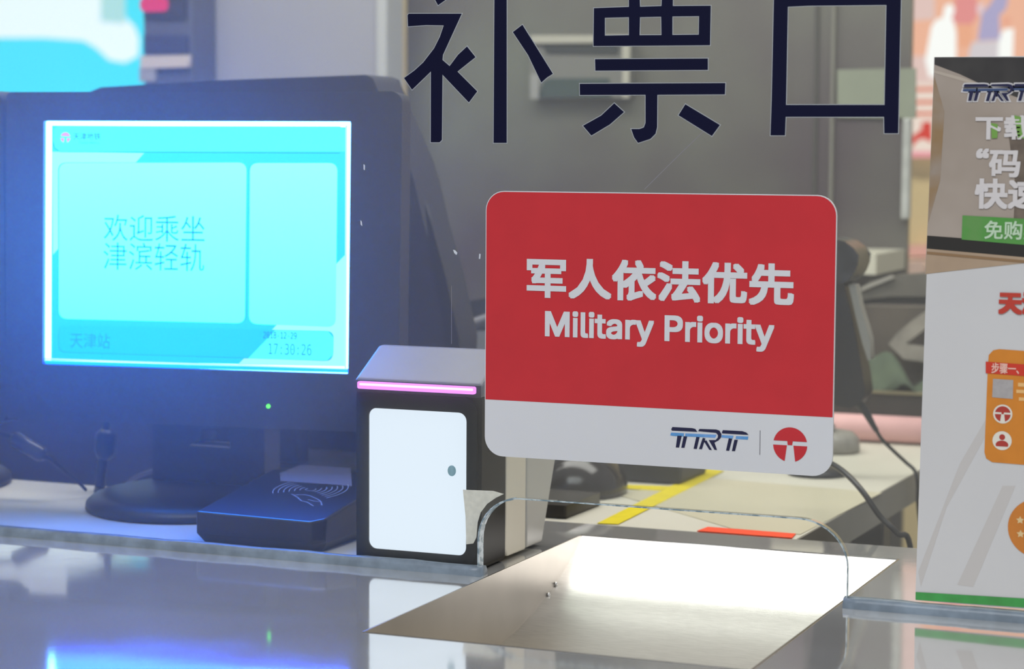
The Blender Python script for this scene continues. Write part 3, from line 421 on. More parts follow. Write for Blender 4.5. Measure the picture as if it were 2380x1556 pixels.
tag(obj('desk_board', slab([(-1.6, .022), (-.1400, .022), (-.1400, .305), (-1.6, .305)], .0001, .0014), mat('beige_board', 'cbc8c0', .5, vary=.12, vscale=5, color2='b3b1ad')), 'pale beige board lying on the steel counter under the two monitors', 'board')
o = thing('staff_desk', 'beige laminate staff desk behind the steel counter, right end cut square', 'desk', (0, .7, -.75))
obj('desk_top', slab([(-.585, .3065), (.2125, .3065), (.229, 1.30), (-.585, 1.30)], -.036, -.0005), [M_beige], o, bevel=.0015)
obj('desk_edge_strip', slab([(.2127, .3068), (.2138, .3068), (.2303, 1.30), (.2292, 1.30)], -.0362, -.0012), M_beigedk, o, label='greyish edge banding')
for x in (-.55, .16): obj('desk_leg', box(x, x+.04, .75, .79, -.75, -.036), mat('dark_metal', '2a2b2e', .4, .5), o, bevel=.003)
obj('desk_ledge', slab([(-1.1, .3065), (-.585, .3065), (-.585, .318), (-1.1, .322)], -.036, -.0005), M_beige, o)
M_yel = mat('yellow_tape', 'dcc915', .5, vary=.1, vscale=40)
tag(obj('floor_tape', slab(PZ([(1388, 1217), (1437, 1219), (1683, 1095), (1640, 1090)], .0005), .0001, .0007), M_yel), 'yellow tape strip running diagonally back along the beige desk', 'tape')
tag(obj('floor_tape', slab(PZ([(1420, 1126), (1560, 1131), (1535, 1141), (1425, 1135)], .0005), .0001, .0006), M_yel), 'short yellow tape strip across the desk in front of the black device', 'tape')
tag(obj('orange_label_strip', slab([(.1093, .3085), (.2085, .3085), (.2055, .334), (.1120, .336)], .0001, .0009), mat('orange_red_tape', 'f0502a', .5)), 'orange red strip stuck on the desk front edge', 'tape')
tag(obj('desk_mat', slab(PZ([(1432, 1150), (1640, 1112), (2050, 1146), (1860, 1243), (1700, 1229)], .0), -.0004, .00025), mat('clear_mat', 'cfc8ae', .3, vary=.04)), 'thin cream mat lying on the beige desk right of the yellow tape', 'mat')

# ================================================================== VINYL CHARACTERS ON THE GLASS
def c2(pts): return [(900+a/2.975, b/2.975) for a, b in pts]
def c3(pts): return [(1600+a/3.051, b/3.051) for a, b in pts]
CH = {
 'bu': [c2([(300, -60), (345, -95), (402, 0), (352, 35)]),
        c2([(142, 105), (150, 95), (515, 95), (385, 380), (382, 415), (432, 458), (490, 380), (552, 322), (610, 395), (485, 495), (622, 632), (565, 708), (382, 515), (378, 968), (362, 984), (302, 984), (303, 493), (172, 620), (118, 540), (190, 487), (250, 432), (325, 335), (365, 255), (392, 175), (270, 173), (145, 182)]),
        c2([(743, -120), (826, -120), (826, 988), (736, 988)]),
        c2([(870, 222), (935, 172), (1145, 510), (1105, 535), (1066, 570), (975, 380)])],
 'piao': [c2([(1400, -130), (2265, -130), (2265, -58), (1975, -58), (1975, 42), (2237, 40), (2232, 312), (1427, 318), (1430, 57), (1672, 48), (1672, -58), (1400, -58)]),
          c2([(1505, 122), (1672, 118), (1672, 244), (1505, 247)]), c2([(1748, 118), (1895, 115), (1897, 243), (1745, 244)]), c2([(1972, 113), (2157, 111), (2155, 240), (1972, 242)]),
          c2([(1745, -58), (1902, -58), (1897, 42), (1748, 47)]),
          c2([(1438, 410), (2217, 405), (2217, 483), (1440, 488)]),
          c2([(1332, 580), (2338, 575), (2335, 652), (1868, 655), (1866, 880), (1855, 925), (1820, 960), (1735, 988), (1708, 950), (1688, 893), (1745, 893), (1775, 882), (1787, 850), (1787, 655), (1333, 657)]),
          c2([(1355, 870), (1480, 800), (1570, 715), (1637, 775), (1540, 860), (1412, 937)]),
          c2([(2062, 722), (2300, 865), (2245, 940), (2015, 797)])],
 'kou': [c3([(608, -45), (1508, -50), (1500, 300), (1487, 945), (1390, 945), (1388, 828), (690, 828), (685, 960), (583, 960), (592, 700)]),
         c3([(705, 47), (850, 40), (1405, 34), (1392, 745), (692, 745)])],
}
M_vin = mat('navy_vinyl', '080a2a', .5, spec=.15, vary=.1, vscale=12)
lab = {'bu': 'leftmost navy character 补 on the glass, above the card reader side of the sign', 'piao': 'middle navy character 票 on the glass, above the red sign', 'kou': 'rightmost navy character 口, open square shape on the glass beside the poster'}
for k, cs in CH.items():
    P = [PX(c, -.0003) for c in cs]; xs = [q[0] for c in P for q in c]; zs = [q[1] for c in P for q in c]
    o = thing('vinyl_character', lab[k], 'lettering', ((min(xs)+max(xs))/2, 0, min(zs)), group='navy vinyl characters on the glass')
    obj('film', plate(P, -.0006, .0002), M_vin, o)
    obj('film_edge', plate(P, -.00035, .0002, offset=.0007), M_pale, o, label='pale outline around the film')

# ================================================================== RED SIGN
def trt_logo(parent, y, f, outline=None, stripe=None):
    K = {
     'bar': [[(312, 300), (325, 275), (560, 288), (600, 298), (625, 333), (318, 318)],
             [(635, 325), (650, 298), (850, 305), (890, 318), (915, 360), (910, 400), (880, 435), (830, 462), (862, 552), (830, 548), (762, 432), (845, 432), (872, 400), (872, 370), (850, 345)],
             [(920, 340), (932, 312), (1165, 325), (1215, 342), (1240, 370), (925, 352)]],
     'legs': [[(385, 380), (437, 380), (405, 522), (366, 520)], [(460, 385), (503, 388), (470, 525), (432, 524)],
              [(612, 395), (652, 398), (618, 540), (580, 536)], [(690, 405), (722, 412), (680, 542), (645, 540)],
              [(700, 440), (735, 436), (800, 552), (768, 548)],
              [(1002, 412), (1045, 415), (1008, 562), (970, 558)], [(1070, 428), (1112, 430), (1078, 566), (1040, 564)]],
     'blue': [[(298, 375), (308, 342), (465, 350), (460, 390), (330, 382)], [(480, 352), (855, 368), (840, 405), (478, 388)], [(915, 372), (1060, 380), (1050, 415), (915, 402)], [(1090, 384), (1238, 390), (1232, 428), (1085, 420)]],
    }
    allc = []
    for nm, m, dy in (('blue', stripe or M_blue, 0), ('legs', M_navy, -.0001), ('bar', M_navy, -.0001)):
        cs = [[f(a, b) for a, b in c] for c in K[nm]]; allc += cs
        obj({'bar': 'logo_bars', 'legs': 'logo_strokes', 'blue': 'logo_stripe'}[nm], join_plates([plate([c], y+dy, .0001) for c in cs]), m, parent)
    if outline: obj('logo_outline', join_plates([plate([c], y+.0002, .0001, offset=.0011) for c in allc]), outline, parent)
def metro_mark(parent, y, cx, cz, r, m, name='logo_emblem'):
    top = [(cx+r*a, cz+r*b) for a, b in [(math.cos(math.radians(t)), math.sin(math.radians(t))) for t in range(12, 169, 6)]]
    top = top+[(cx-r*.17, cz+r*.21), (cx-r*.15, cz-.02*r), (cx+r*.12, cz-.02*r), (cx+r*.15, cz+r*.21)]
    le = [(cx-r*.19, cz-.04*r)]+[(cx-r, cz-.04*r)]+[(cx+r*math.cos(math.radians(t)), cz+r*math.sin(math.radians(t))) for t in range(186, 253, 6)]
    ri = [(2*cx-a, b) for a, b in le][::-1]
    obj(name, join_plates([plate([c], y, .0001) for c in (top, le, ri)]), m, parent)
sg = thing('priority_sign', 'red and white rounded rectangular sign stuck on the ticket window glass', 'sign', (.167, 0, .111))
obj('sign_board', plate([rr(.0075, .1112, .327, .3490, .0175)], -.0025, .0022), M_white, sg)
obj('red_panel', plate([rr(.0082, .1620, .3264, .3482, [0, .0168, .0168, 0])], -.00265, .0001), M_red, sg)
TY = -.0029
obj('sign_lettering', text_mesh('军人依法优先', 'cjk', (.0473, .2915, .2547, .2908), TY, .0014), M_white, sg, label='large white Chinese characters')
obj('sign_lettering', text_mesh('Military Priority', 'latin', (.0650, .2748, .2150, .2442), TY, .0010), M_white, sg, label='white English words below the characters')
trt_logo(sg, -.0027, lambda a, b: PX([(1500+a/5.174, 940+b/5.174)], -.0027)[0])
c = G(1836.5, 1034.5, 1, -.0027); metro_mark(sg, -.0028, c.x, c.z, .0149, M_red)
a = G(1766, 1001, 1, -.0027); b = G(1766, 1058, 1, -.0027)
obj('divider_line', plate([[(a.x, b.z), (a.x+.0006, b.z), (a.x+.0006, a.z), (a.x, a.z)]], -.0027, .0001), M_grey, sg)

# ================================================================== POSTER
M_pwhite = mat('poster_white', 'c9c7c6', .45, vary=.03, vscale=8)
ps = thing('poster', 'tall white poster with tunnel photo and orange panel, stuck on the glass at the right', 'poster', (.51, 0, .012))
YB = -.0014
def pp(name, pts, lay, m, **k): return obj(name, plate([PX(p, YB-lay*.00014) for p in (pts if isinstance(pts[0][0], (tuple, list)) else [pts])], YB-lay*.00014, .0001), m, ps, **k)
lx = G(2172, 133).x; lx2 = G(2128, 1395).x
obj('poster_sheet', plate([[(lx, .4629), (lx2, .0118), (G(2850, 800).x, .0118), (G(2850, 800).x, .4629)]], YB, .0012), M_pwhite, ps)
pp('photo_print', [(2172, 133), (2850, 133), (2850, 555), (2150, 638), (2157, 500)], 1, mat('tan_photo', '97897c', .45, vary=.3, vscale=14, color2='a5988c'), label='tan brown station photo')
pp('photo_shade', [(2172, 133), (2850, 133), (2850, 330), (2380, 232), (2290, 200), (2230, 172), (2172, 150)], 2, mat('photo_dark', '2c2929', .45, vary=.3, vscale=30, color2='3a3735'), label='dark area of the photo')
pp('photo_light_line', [(2171, 163), (2235, 180), (2310, 207), (2308, 212), (2232, 187), (2171, 170)], 2, mat('photo_line', 'b0a394', .45))
pp('photo_column', [(2171, 175), (2195, 260), (2185, 420), (2157, 520)], 2, mat('photo_tan_dark', '8f7350', .45, vary=.2, vscale=30, color2='97897c'))
pp('photo_shade', [(2340, 285), (2420, 250), (2420, 590), (2352, 585), (2360, 430)], 2, mat('photo_brown', '4f443c', .45, vary=.4, vscale=40, color2='7a6c5e'))
pp('photo_band', [(2155, 548), (2850, 600), (2850, 640), (2154, 578)], 3, mat('photo_black_band', '26231f', .45), label='black strip across the photo')
pp('photo_lower_band', [(2154, 578), (2850, 640), (2850, 555), (2850, 690), (2380, 612), (2151, 637)], 2, mat('photo_floor', 'ab937a', .45, vary=.1, vscale=30))
pp('photo_band_line', [(2154, 585), (2850, 648), (2850, 655), (2154, 591)], 4, mat('photo_brownline', '8a6c4c', .45))
trt_logo(ps, YB-.0007, lambda a, b: PX([(2237+(a-298)/5.174*.995, 196+(b-275)/5.174*.83-(a-298)/5.174*.055)], YB-.0007)[0], outline=mat('logo_white_edge', 'c8c4c4', .45), stripe=mat('dull_blue_print', '35486e', .45))
M_ptext = mat('poster_text_white', 'cfc9c7', .45)
def ptext(s, font, x0p, y0p, x1p, y1p, m, bold, lay=6, wscale=None, **k):
    y = YB-lay*.00014; a = G(x0p, y1p, 1, y); b = G(x1p, y0p, 1, y)
    return obj('poster_lettering', text_mesh(s, font, (a.x, b.x, a.z, b.z), y, bold), m, ps, **k)
pp('green_slash', [[(2303, 286), (2319, 289), (2318, 321), (2305, 322)], [(2357, 268), (2376, 273), (2380, 322), (2366, 322)]], 7, mat('slash_green', '6f9a45', .45))
ptext('下载', 'cjk', 2266, 268, 2400, 325, M_ptext, .0009)
ptext('“码', 'cjk', 2267, 345, 2373, 412, M_ptext, .0009)
ptext('快速', 'cjk', 2264, 416, 2420, 486, M_ptext, .001)
pp('green_banner', [(2237, 501), (2850, 535), (2850, 610), (2235, 557)], 5, mat('banner_green', '459238', .45, vary=.15, vscale=50, color2='5d8f4a'))
ptext('免购票', 'cjk', 2287, 515, 2424, 556, mat('banner_text', 'b9d0b2', .45), .0003, 7)
pp('poster_stripe', [[(2134, 1330), (2230, 1080), (2300, 960), (2320, 960), (2200, 1180), (2140, 1365)], [(2225, 1360), (2330, 1130), (2360, 1130), (2262, 1365)]], 1, mat('stripe_grey', 'bfbab6', .45))
ptext('天津', 'cjk', 2319, 679, 2432, 731, mat('red_text', 'b8392a', .45), .0012)
ob_ = [(2296, 850), (2298, 826), (2308, 815), (2322, 812), (2850, 850), (2850, 1120), (2306, 1075), (2292, 1066), (2288, 1052)]
pp('orange_panel', ob_, 3, mat('panel_orange', 'd08024', .45, vary=.08, vscale=60))
pp('red_ribbon', [(2291, 841), (2850, 882), (2850, 910), (2291, 868)], 5, mat('ribbon_red', 'c8341f', .45))
ptext('步骤一、下载', 'cjk', 2304, 848, 2420, 868, mat('ribbon_text', 'e8b8a8', .5), .0002, 7)
pp('blank_square', [(2308, 881), (2355, 884), (2354, 928), (2306, 924)], 5, mat('square_grey', 'a8a2a0', .5, vary=.1, vscale=200), label='plain grey square on the orange panel')
for (cx_, cy_) in ((2330.5, 963), (2329, 1025)):
    y = YB-5*.00014; g = G(cx_, cy_, 1, y); obj('icon_disc', plate([circ(g.x, g.z, .0078)], y, .0001), mat('icon_white', 'dcd6c8', .45), ps)
y = YB-6*.00014; g = G(2330.5, 963, 1, y); M_dkred = mat('icon_red', 'a8352a', .45); metro_mark(ps, y, g.x, g.z, .0064, M_dkred, 'icon_emblem')
g = G(2329, 1025, 1, y)
obj('person_icon', join_plates([plate([circ(g.x, g.z+.0029, .0024)], y, .0001), plate([circ(g.x, g.z-.0035, .0052, a0=0, a1=180, rz=.0036)+[(g.x-.0048, g.z-.0048), (g.x+.0048, g.z-.0048)]], y, .0001)]), M_dkred, ps)
y = YB-3*.00014; g = G(2412, 1229, 1, y)
obj('orange_disc', plate([circ(g.x, g.z, .0242, 48)], y, .0001), mat('panel_orange2', 'c8792a', .45, vary=.08, vscale=60), ps)
def star(px, py, r):
    yy = YB-4*.00014; g = G(px, py, 1, yy); return plate([[(g.x+(r if i % 2 == 0 else r*.5)*math.sin(i*math.pi/5), g.z+(r if i % 2 == 0 else r*.5)*math.cos(i*math.pi/5)) for i in range(10)]], yy, .0001)
obj('star_icon', join_plates([star(2371, 1210, .0034), star(2372, 1242, .0034)]), mat('star_cream', 'd6ba88', .45), ps)
pp('text_bars', [[(2366, 890), (2440, 894), (2440, 902), (2366, 899)], [(2362, 906), (2440, 910), (2440, 918), (2362, 914)], [(2368, 924), (2440, 928), (2440, 935), (2368, 932)]], 5, mat('faint_bars', 'e0b070', .5))
pp('green_footer', [(2128, 1377), (2850, 1420), (2850, 1447), (2128, 1395)], 5, mat('footer_green', '3c9a48', .45, vary=.1, vscale=60, color2='3a8a40'))

# ================================================================== CUSTOMER MONITOR
cx, cyy, cz, yw, tl, ro, SW, SH = -.3989, .18, .28483, .1412, -.03505, .0004, .3406, .2570
MM = Matrix.Translation((cx, cyy, cz)) @ Matrix.Rotation(yw, 4, 'Z') @ Matrix.Rotation(tl, 4, 'X')
Ninv = MM.inverted(); ndir = (MM.to_3x3() @ Vector((0, 1, 0)))
def GM(px, py, yl=0.0):
    p0 = MM @ Vector((0, yl, 0)); d = Vector(ray(px, py)); C = Vector(CAM); t = (p0-C).dot(ndir)/d.dot(ndir)
    q = Ninv @ (C+t*d); return (q.x, q.z)
base_loc = Vector((-.41, .25, 0))
mon = thing('customer_monitor', 'black square monitor with bright cyan screen facing the customer behind the glass', 'monitor', base_loc)
MLOC = Matrix.Translation(-base_loc) @ MM
def mo(name, me, m, parent=None, **k):
    if isinstance(me, bmesh.types.BMesh):
        b = me; me = bpy.data.meshes.new(name); bmesh.ops.recalc_face_normals(b, faces=b.faces); b.to_mesh(me); b.free()
    me.transform(MLOC); return obj(name, me, m, parent or mon, local=True, **k)
bx0, bz1 = GM(15, 214, -.006); bx1, _ = GM(935, 212, -.006); _, bz0 = GM(300, 984, -.006)
hole_ = [(-SW/2, -SH/2), (-SW/2, SH/2), (SW/2, SH/2), (SW/2, -SH/2)]
mo('bezel', plate([rr(bx0, bz0, bx1, bz1, [.006, .012, .006, .006]), hole_], -.006, .03), M_black, bevel=.0015)
mo('back_shell', box(bx0+.004, bx1-.004, .0242, .045, bz0+.004, bz1-.004), M_black, bevel=.008)
mo('back_bulge', box(bx0+.07, bx1-.07, .0452, .075, bz0+.05, bz1-.05), M_black, bevel=.01)
B_ = SCREENB = 19.0
def em(name, r, g, b, top=None): return glow(name, (r, g, b*B_/6), 1.0, (top[0], top[1], top[2]*B_/6) if top else None, cz-SH/2, cz+SH/2)  # whiter top: exposure and viewing-angle falloff put into the screen colours
E_bord = em('screen_white', 1.5, 6, 6.0); E_bg = em('screen_cyan', .0, .74, 5.5, (.03, 1.0, 6)); E_lt = em('screen_light', .42, 1.1, 5, (.42, 2, 6))
E_hd = em('screen_header', .1, 1.5, 6); E_pn = em('screen_panel', .14, 5.0, 6, (.42, 5.0, 6)); E_ft = em('screen_footer', .0, .73, 5.5); E_ln = em('screen_line', .0, .52, 4.5)
E_tx = em('screen_text', .0, .42, 3.6); E_tx2 = em('screen_small_text', .0, .3, 3.0); E_pk = em('screen_pink', .95, .42, 3.2); E_w2 = em('screen_white_line', .6, 1.15, 6)
scr = mo('screen', plate([hole_], 0, .003), E_bord, label='bright cyan display with Chinese text')
def SP(pts, yl=0.0): return [GM(a, b, yl) for a, b in pts]
def sc(name, cs, lay, m):
    yl = -.00012*lay; cs = [SP(c, yl) if not isinstance(c, tuple) else list(c[0]) for c in cs]
    return mo(name, join_plates([plate([c], yl, .00008) for c in cs]), m, scr)
def srr(x0, y0, x1, y1, r, drop=0.0, lay=1):
    yl = -.00012*lay; a = GM(x0, y1, yl); b = GM(x1, y0, yl); return rr(a[0], a[1], b[0], b[1], r)
# picture corners inside the white rim
sc('picture_field', [[(121, 292), (805, 296), (803, 852), (119, 838)]], 1, E_bg)
sc('picture_light_corner', [[(121, 353), (335, 356), (123, 592)]], 2, E_lt)
sc('picture_light_corner', [[(805, 590), (803, 852), (553, 848)]], 2, E_lt)
sc('rim_line', [[(105, 833), (812, 857), (812, 860), (105, 836)], [(803, 292), (807, 292), (805, 857), (801, 857)]], 2, E_w2)
sc('rim_field', [[(105, 838), (812, 859), (812, 867), (105, 848)]], 2, E_bg)
yl = -.00036
sc('header_band', [[(125, 300), (135, 293), (790, 294), (803, 302), (803, 352), (140, 352), (128, 343), (124, 330)]], 3, E_hd)
sc('header_line', [[(140, 352), (790, 355), (790, 357), (140, 354)], [(124, 328), (128, 343), (140, 352), (140, 354), (127, 345), (122, 330)]], 4, E_ln)
def prr(x0, y0, x1, y1, x2, y2, x3, y3, r, n=6):
    """rounded quad in pixels, corners TL TR BR BL"""
    Q = [(x0, y0), (x1, y1), (x2, y2), (x3, y3)]; out = []
    for i in range(4):
        p = np.array(Q[i], float); a = np.array(Q[i-1], float)-p; b = np.array(Q[(i+1) % 4], float)-p; a /= np.hypot(*a); b /= np.hypot(*b)
        for k in range(n+1):
            t = k/n; out.append(tuple((1-t)**2*(p+a*r)+2*t*(1-t)*p+t*t*(p+b*r)))
    return out
sc('panel_line', [prr(135, 378, 572, 378, 572, 752, 135, 741, 20), prr(579, 378, 784, 378, 780, 761, 578, 752, 20)], 3, E_ln)
sc('content_panel', [prr(137, 379, 573, 378, 569, 752, 137, 741, 20)], 4, E_pn)
sc('content_panel', [prr(581, 379, 784, 379, 780, 761, 579, 753, 20)], 4, E_pn)
sc('footer_line', [prr(135, 757, 775, 771, 773, 840, 135, 820, 18)], 4, E_ln)
sc('footer_band', [prr(137, 756, 776, 770, 774, 838, 137, 818, 18)], 5, E_ft)
sc('footer_light', [[(640, 768), (762, 771), (775, 786), (773, 825), (760, 838), (577, 834)]], 6, E_hd)
def st(name, s, font, pts, lay, m, bold=0, thin=0):
    """lettering on the screen; pts = pixel box TL, BR"""
    yl = -.00012*lay; a = GM(pts[0], pts[3], yl); b = GM(pts[2], pts[1], yl)
    return mo(name, text_mesh(s, font, (a[0], b[0], a[1], b[1]), yl, bold), m, scr)
st('screen_lettering', '欢迎乘坐', 'cjk', (241, 502, 476, 560), 7, E_tx)
st('screen_lettering', '津滨轻轨', 'cjk', (240, 567, 475, 627), 7, E_tx)
st('screen_lettering', '天津站', 'cjk', (163, 776, 256, 809), 8, E_tx)
st('screen_lettering', '2018-12-29', 'mono', (612, 773, 690, 787), 8, E_tx2, .00015)
st('screen_lettering', '17:30:26', 'mono', (624, 801, 724, 824), 8, E_tx2)
st('screen_lettering', '天津地铁', 'cjk', (170, 309, 234, 325), 8, E_tx2, .0001)
st('screen_lettering', 'Tianjin Metro', 'latin', (183, 329, 230, 336), 8, E_tx2)
g = GM(152, 320, -.001)
def mark_local(cx_, cz_, r):
    top = [(cx_+r*math.cos(math.radians(t)), cz_+r*math.sin(math.radians(t))) for t in range(12, 169, 8)]
    le = [(cx_-r*.22, cz_-.08*r), (cx_-r, cz_-.08*r)]+[(cx_+r*math.cos(math.radians(t)), cz_+r*math.sin(math.radians(t))) for t in range(192, 250, 8)]
    return [top, le, [(2*cx_-a, b) for a, b in le][::-1]]
mo('screen_emblem', join_plates([plate([c], -.001, .00008) for c in mark_local(g[0], g[1], .0056)]), E_pk, scr)
g = GM(623, 945, -.007); bm = bmesh.new(); bmesh.ops.create_uvsphere(bm, u_segments=12, v_segments=8, radius=.0022, matrix=Matrix.Translation((g[0], -.0062, g[1])))
mo('power_light', bm, glow('green_led', (.12, 1.2, .05), 2.0), label='small green light')
# stand
nx0, nx1 = -.5120, -.3712
obj('stand_neck', plate([[(nx0, .014), (nx0, .20), (nx1, .20), (nx1, .014)], [(-.4640, .060), (-.4140, .060), (-.4140, .079), (-.4500, .079), (-.4510, .0655)]], .275, .035), M_black, mon, bevel=.002)
obj('neck_slot_lip', box(-.4648, -.4135, .2755, .305, .0575, .0612), mat('pale_lip', 'ece2d4', .5), mon, label='pale lower lip of the cable slot')
obj('stand_base', lathe([(.128, .0016), (.134, .004), (.133, .010), (.126, .0155), (.110, .0185), (.02, .0195)], -.430, .240, 64, .88, 1), M_black, mon, smooth=True)
obj('stand_arm', box(-.47, -.41, .24, .28, .16, .24), M_black, mon, bevel=.004)

# ================================================================== NEIGHBOUR MONITOR (sliver at the left edge)
nb = thing('neighbour_monitor', 'black monitor cut off by the left picture edge, beside the cyan monitor', 'monitor', (-.83, .25, 0))
g = G(10, 214, 1, .16); g2 = G(0, 968, 1, .16)
NX = g.x-.0015
obj('bezel', plate([rr(NX-.42, g2.z-.008, NX, g.z+.001, .012), rr(NX-.39, .155, NX-.035, .42, .001)], .158, .03), M_black, nb, bevel=.0015)
obj('screen', plate([rr(NX-.389, .156, NX-.036, .419, .001)], .166, .003), M_blackgloss, nb)
obj('back_shell', box(NX-.41, NX-.01, .1885, .215, .10, .44), M_black, nb, bevel=.006)
obj('stand_neck', box(NX-.27, NX-.14, .22, .25, .012, .20), M_black, nb, bevel=.003)
obj('stand_base', lathe([(.128, .0016), (.134, .004), (.133, .010), (.126, .0155), (.110, .0185), (.02, .0195)], NX-.205, .225, 48), M_black, nb, smooth=True)

# ================================================================== STAFF MONITOR behind
sm = thing('staff_monitor', 'dark monitor turned away behind the cyan monitor, its slanted side showing', 'monitor', (-.50, .47, 0))
M_staff = mat('dark_grey_shell', '27272c', .5, vary=.2, vscale=10)
c = PX([(212, 212), (235, 203), (500, 187), (850, 174), (866, 182), (880, 215), (948, 375), (962, 420), (985, 520), (1020, 640), (1052, 790), (1050, 850), (700, 900), (150, 820), (130, 300)], .46)
obj('back_shell', plate([c], .46, .07), M_staff, sm, bevel=.006)
c = PX([(985, 470), (1000, 520), (1035, 650), (1065, 790), (1062, 860), (1035, 850), (1030, 760), (1000, 620)], .45)
obj('side_vent', plate([c], .452, .007), M_black, sm)
obj('stand_neck', box(-.56, -.44, .48, .51, .012, .16), M_black, sm, bevel=.003)
obj('stand_base', lathe([(.10, .0), (.105, .004), (.100, .012), (.02, .016)], -.47, .52, 48), M_black, sm, smooth=True)
# low dark tray of the desk behind
tag(obj('desk_organizer', box(-.56, -.10, .63, .80, .0, .105), mat('organizer_dark', '24242a', .5, vary=.2)), 'low dark organizer box on the desk behind the card reader', 'box')
tag(obj('document_folder', slab(PZ([(735, 1033), (1060, 1060), (1090, 1025), (770, 1010)], .02), .0, .004), mat('folder_cream', 'b9ad98', .6)), 'thin cream folder lying behind the card reader on the desk', 'folder')

# ================================================================== CARD READER
rd = thing('card_reader', 'flat black contactless card reader with white wave symbol, in front of the monitor base', 'card reader', (-.243, .12, 0))
RX0, RX1 = -.3126, -.1745
def rz(y): return .033+(y-.03)*.14
bm = bmesh.new()
ft = [(-.3126, .0315), (-.185, .0265), (-.1745, .040), (-.1745, .184), (-.186, .192), (-.300, .192), (-.3126, .184)]
T = [bm.verts.new((x, y, rz(y))) for x, y in ft]; Md = [bm.verts.new((x, y, .012)) for x, y in ft]
ctr = Vector((-.243, .125)); B0 = [bm.verts.new((ctr.x+(x-ctr.x)*.90, ctr.y+(y-ctr.y)*.94, .0016)) for x, y in ft]
n = len(ft); bm.faces.new(T); bm.faces.new(B0[::-1])
for i in range(n):
    j = (i+1) % n; bm.faces.new((Md[i], Md[j], T[j], T[i])); bm.faces.new((B0[i], B0[j], Md[j], Md[i]))
obj('reader_body', bm, mat('reader_plastic', '191a20', .28, vary=.2, vscale=15, bump=.05, bscale=900), rd, bevel=.0025, seg=3)
M_sym = mat('symbol_white', '8f9099', .5)
# wave arcs lie on the sloping lid
def on_lid(me, lift=.0004):
    for v in me.vertices: v.co = Vector((v.co.x, v.co.y, rz(v.co.y)+lift+v.co.z))
    return me
def lidpt(px, py):
    d = ray(px, py); 
    t = (.033-.03*.14 + .14*CAM[1]-CAM[2])/(d[2]-.14*d[1]); return CAM+t*d
wc = lidpt(722, 1141); ws = []
for k in range(7):
    rl = (102-k*14.5)/5129*2.05*.93
    for s in (0, 1):
        a0 = 150 if s == 0 else -38; a1 = 215 if s == 0 else 38
        ri = [(wc[0]+rl*math.cos(math.radians(a)), wc[1]+rl*math.sin(math.radians(a))) for a in np.linspace(a0, a1, 13)]
        th = .0008; ro_ = [(wc[0]+(rl-th)*math.cos(math.radians(a)), wc[1]+(rl-th)*math.sin(math.radians(a))) for a in np.linspace(a1, a0, 13)]
        ws.append(on_lid(slab(ri+ro_, 0, .0002)))
for _m in ws:
    for v in _m.vertices: v.co.z += .0008
obj('wave_symbol', join_plates(ws), M_sym, rd, label='concentric white wave arcs')
hs = []
for pl in ([(678, 1150), (692, 1158), (700, 1166), (714, 1169), (728, 1178)], [(706, 1151), (722, 1155), (738, 1162), (746, 1168), (748, 1177)], [(716, 1163), (730, 1167), (744, 1168)], [(684, 1152), (708, 1152)], [(712, 1142), (733, 1143)]):
    P_ = [Vector((lidpt(*p)[0], lidpt(*p)[1], 0)) for p in pl]; L_ = []; R_ = []
    for k, p in enumerate(P_):
        d = (P_[min(k+1, len(P_)-1)]-P_[max(k-1, 0)]).normalized(); nn = Vector((-d.y, d.x, 0))*.0007
        L_.append((p+nn)[:2]); R_.append((p-nn)[:2])
    hs.append(on_lid(slab(L_+R_[::-1], 0, .0002)))
obj('hand_symbol', join_plates(hs), mat('symbol_dim', '6c6d78', .5), rd, label='white hand holding a card')
obj('top_sheen', on_lid(slab([(lidpt(*p)[0], lidpt(*p)[1]) for p in [(650, 1102), (700, 1082), (815, 1090), (818, 1132), (775, 1128), (652, 1120)]], 0, .0003)), mat('sheen_grey', '75727f', .22), rd, label='greyer patch standing for the reflection on the rear of the top')  # lighter patch paints the reflection on the far part of the reader top

# ================================================================== QR TERMINAL
M_term = mat('terminal_black', '0a0c12', .5, spec=.2)
qt = thing('qr_terminal', 'black payment scanner terminal with lit white window and pink purple light bar', 'payment terminal', (-.07, .05, 0))
QX0, QX1 = -.1335, -.0050
obj('body', plate([rr(QX0+.001, .0005, QX1, .163, .006)], .020, .056), M_term, qt, bevel=.002)
obj('front_bezel', plate([rr(-.1295, .006, -.0085, .160, .013), rr(-.1183, .0141, -.0188, .1461, .008)], .0165, .0034), M_blackgloss, qt, bevel=.0006)
obj('hood', prism_x([(.0175, .1602), (.0175, .1722), (.068, .1995), (.078, .2000), (.078, .1602)], QX0, QX1+.0008), mat('hood_grey', '6e6c74', .45, vary=.08, vscale=20, bump=.05, bscale=700), qt, bevel=.0035, seg=4)
obj('hood_fascia', box(QX0+.001, QX1, .0168, .0174, .1605, .1715), M_black, qt)
obj('light_bar', plate([rr(-.1283, .1638, -.0094, .1707, .0018)], .0135, .0033), glow('pink_light', (1.0, .30, 1.25), 1.25), qt, bevel=.0006, label='glowing pink purple light bar')
obj('light_bar_core', plate([rr(-.126, .1670, -.011, .1692, .001)], .0132, .0003), glow('pink_core', (1.2, .75, 1.4), 1.3), qt, label='brighter line in the light bar')
obj('scan_window', plate([rr(-.1187, .0137, -.0184, .1465, .008)], .0185, .002), glow('white_window', (.80, .89, 1.0), 1.05), qt, label='lit white scan window')
g = G(1050, 1095, 1, .018); obj('window_sticker', plate([circ(g.x, g.z, .0041, 20, rz=.0050)], .0178, .0006), mat('sticker_bluegrey', '8fb9c6', .6, vary=.2, vscale=300), qt, label='small round grey sticker')
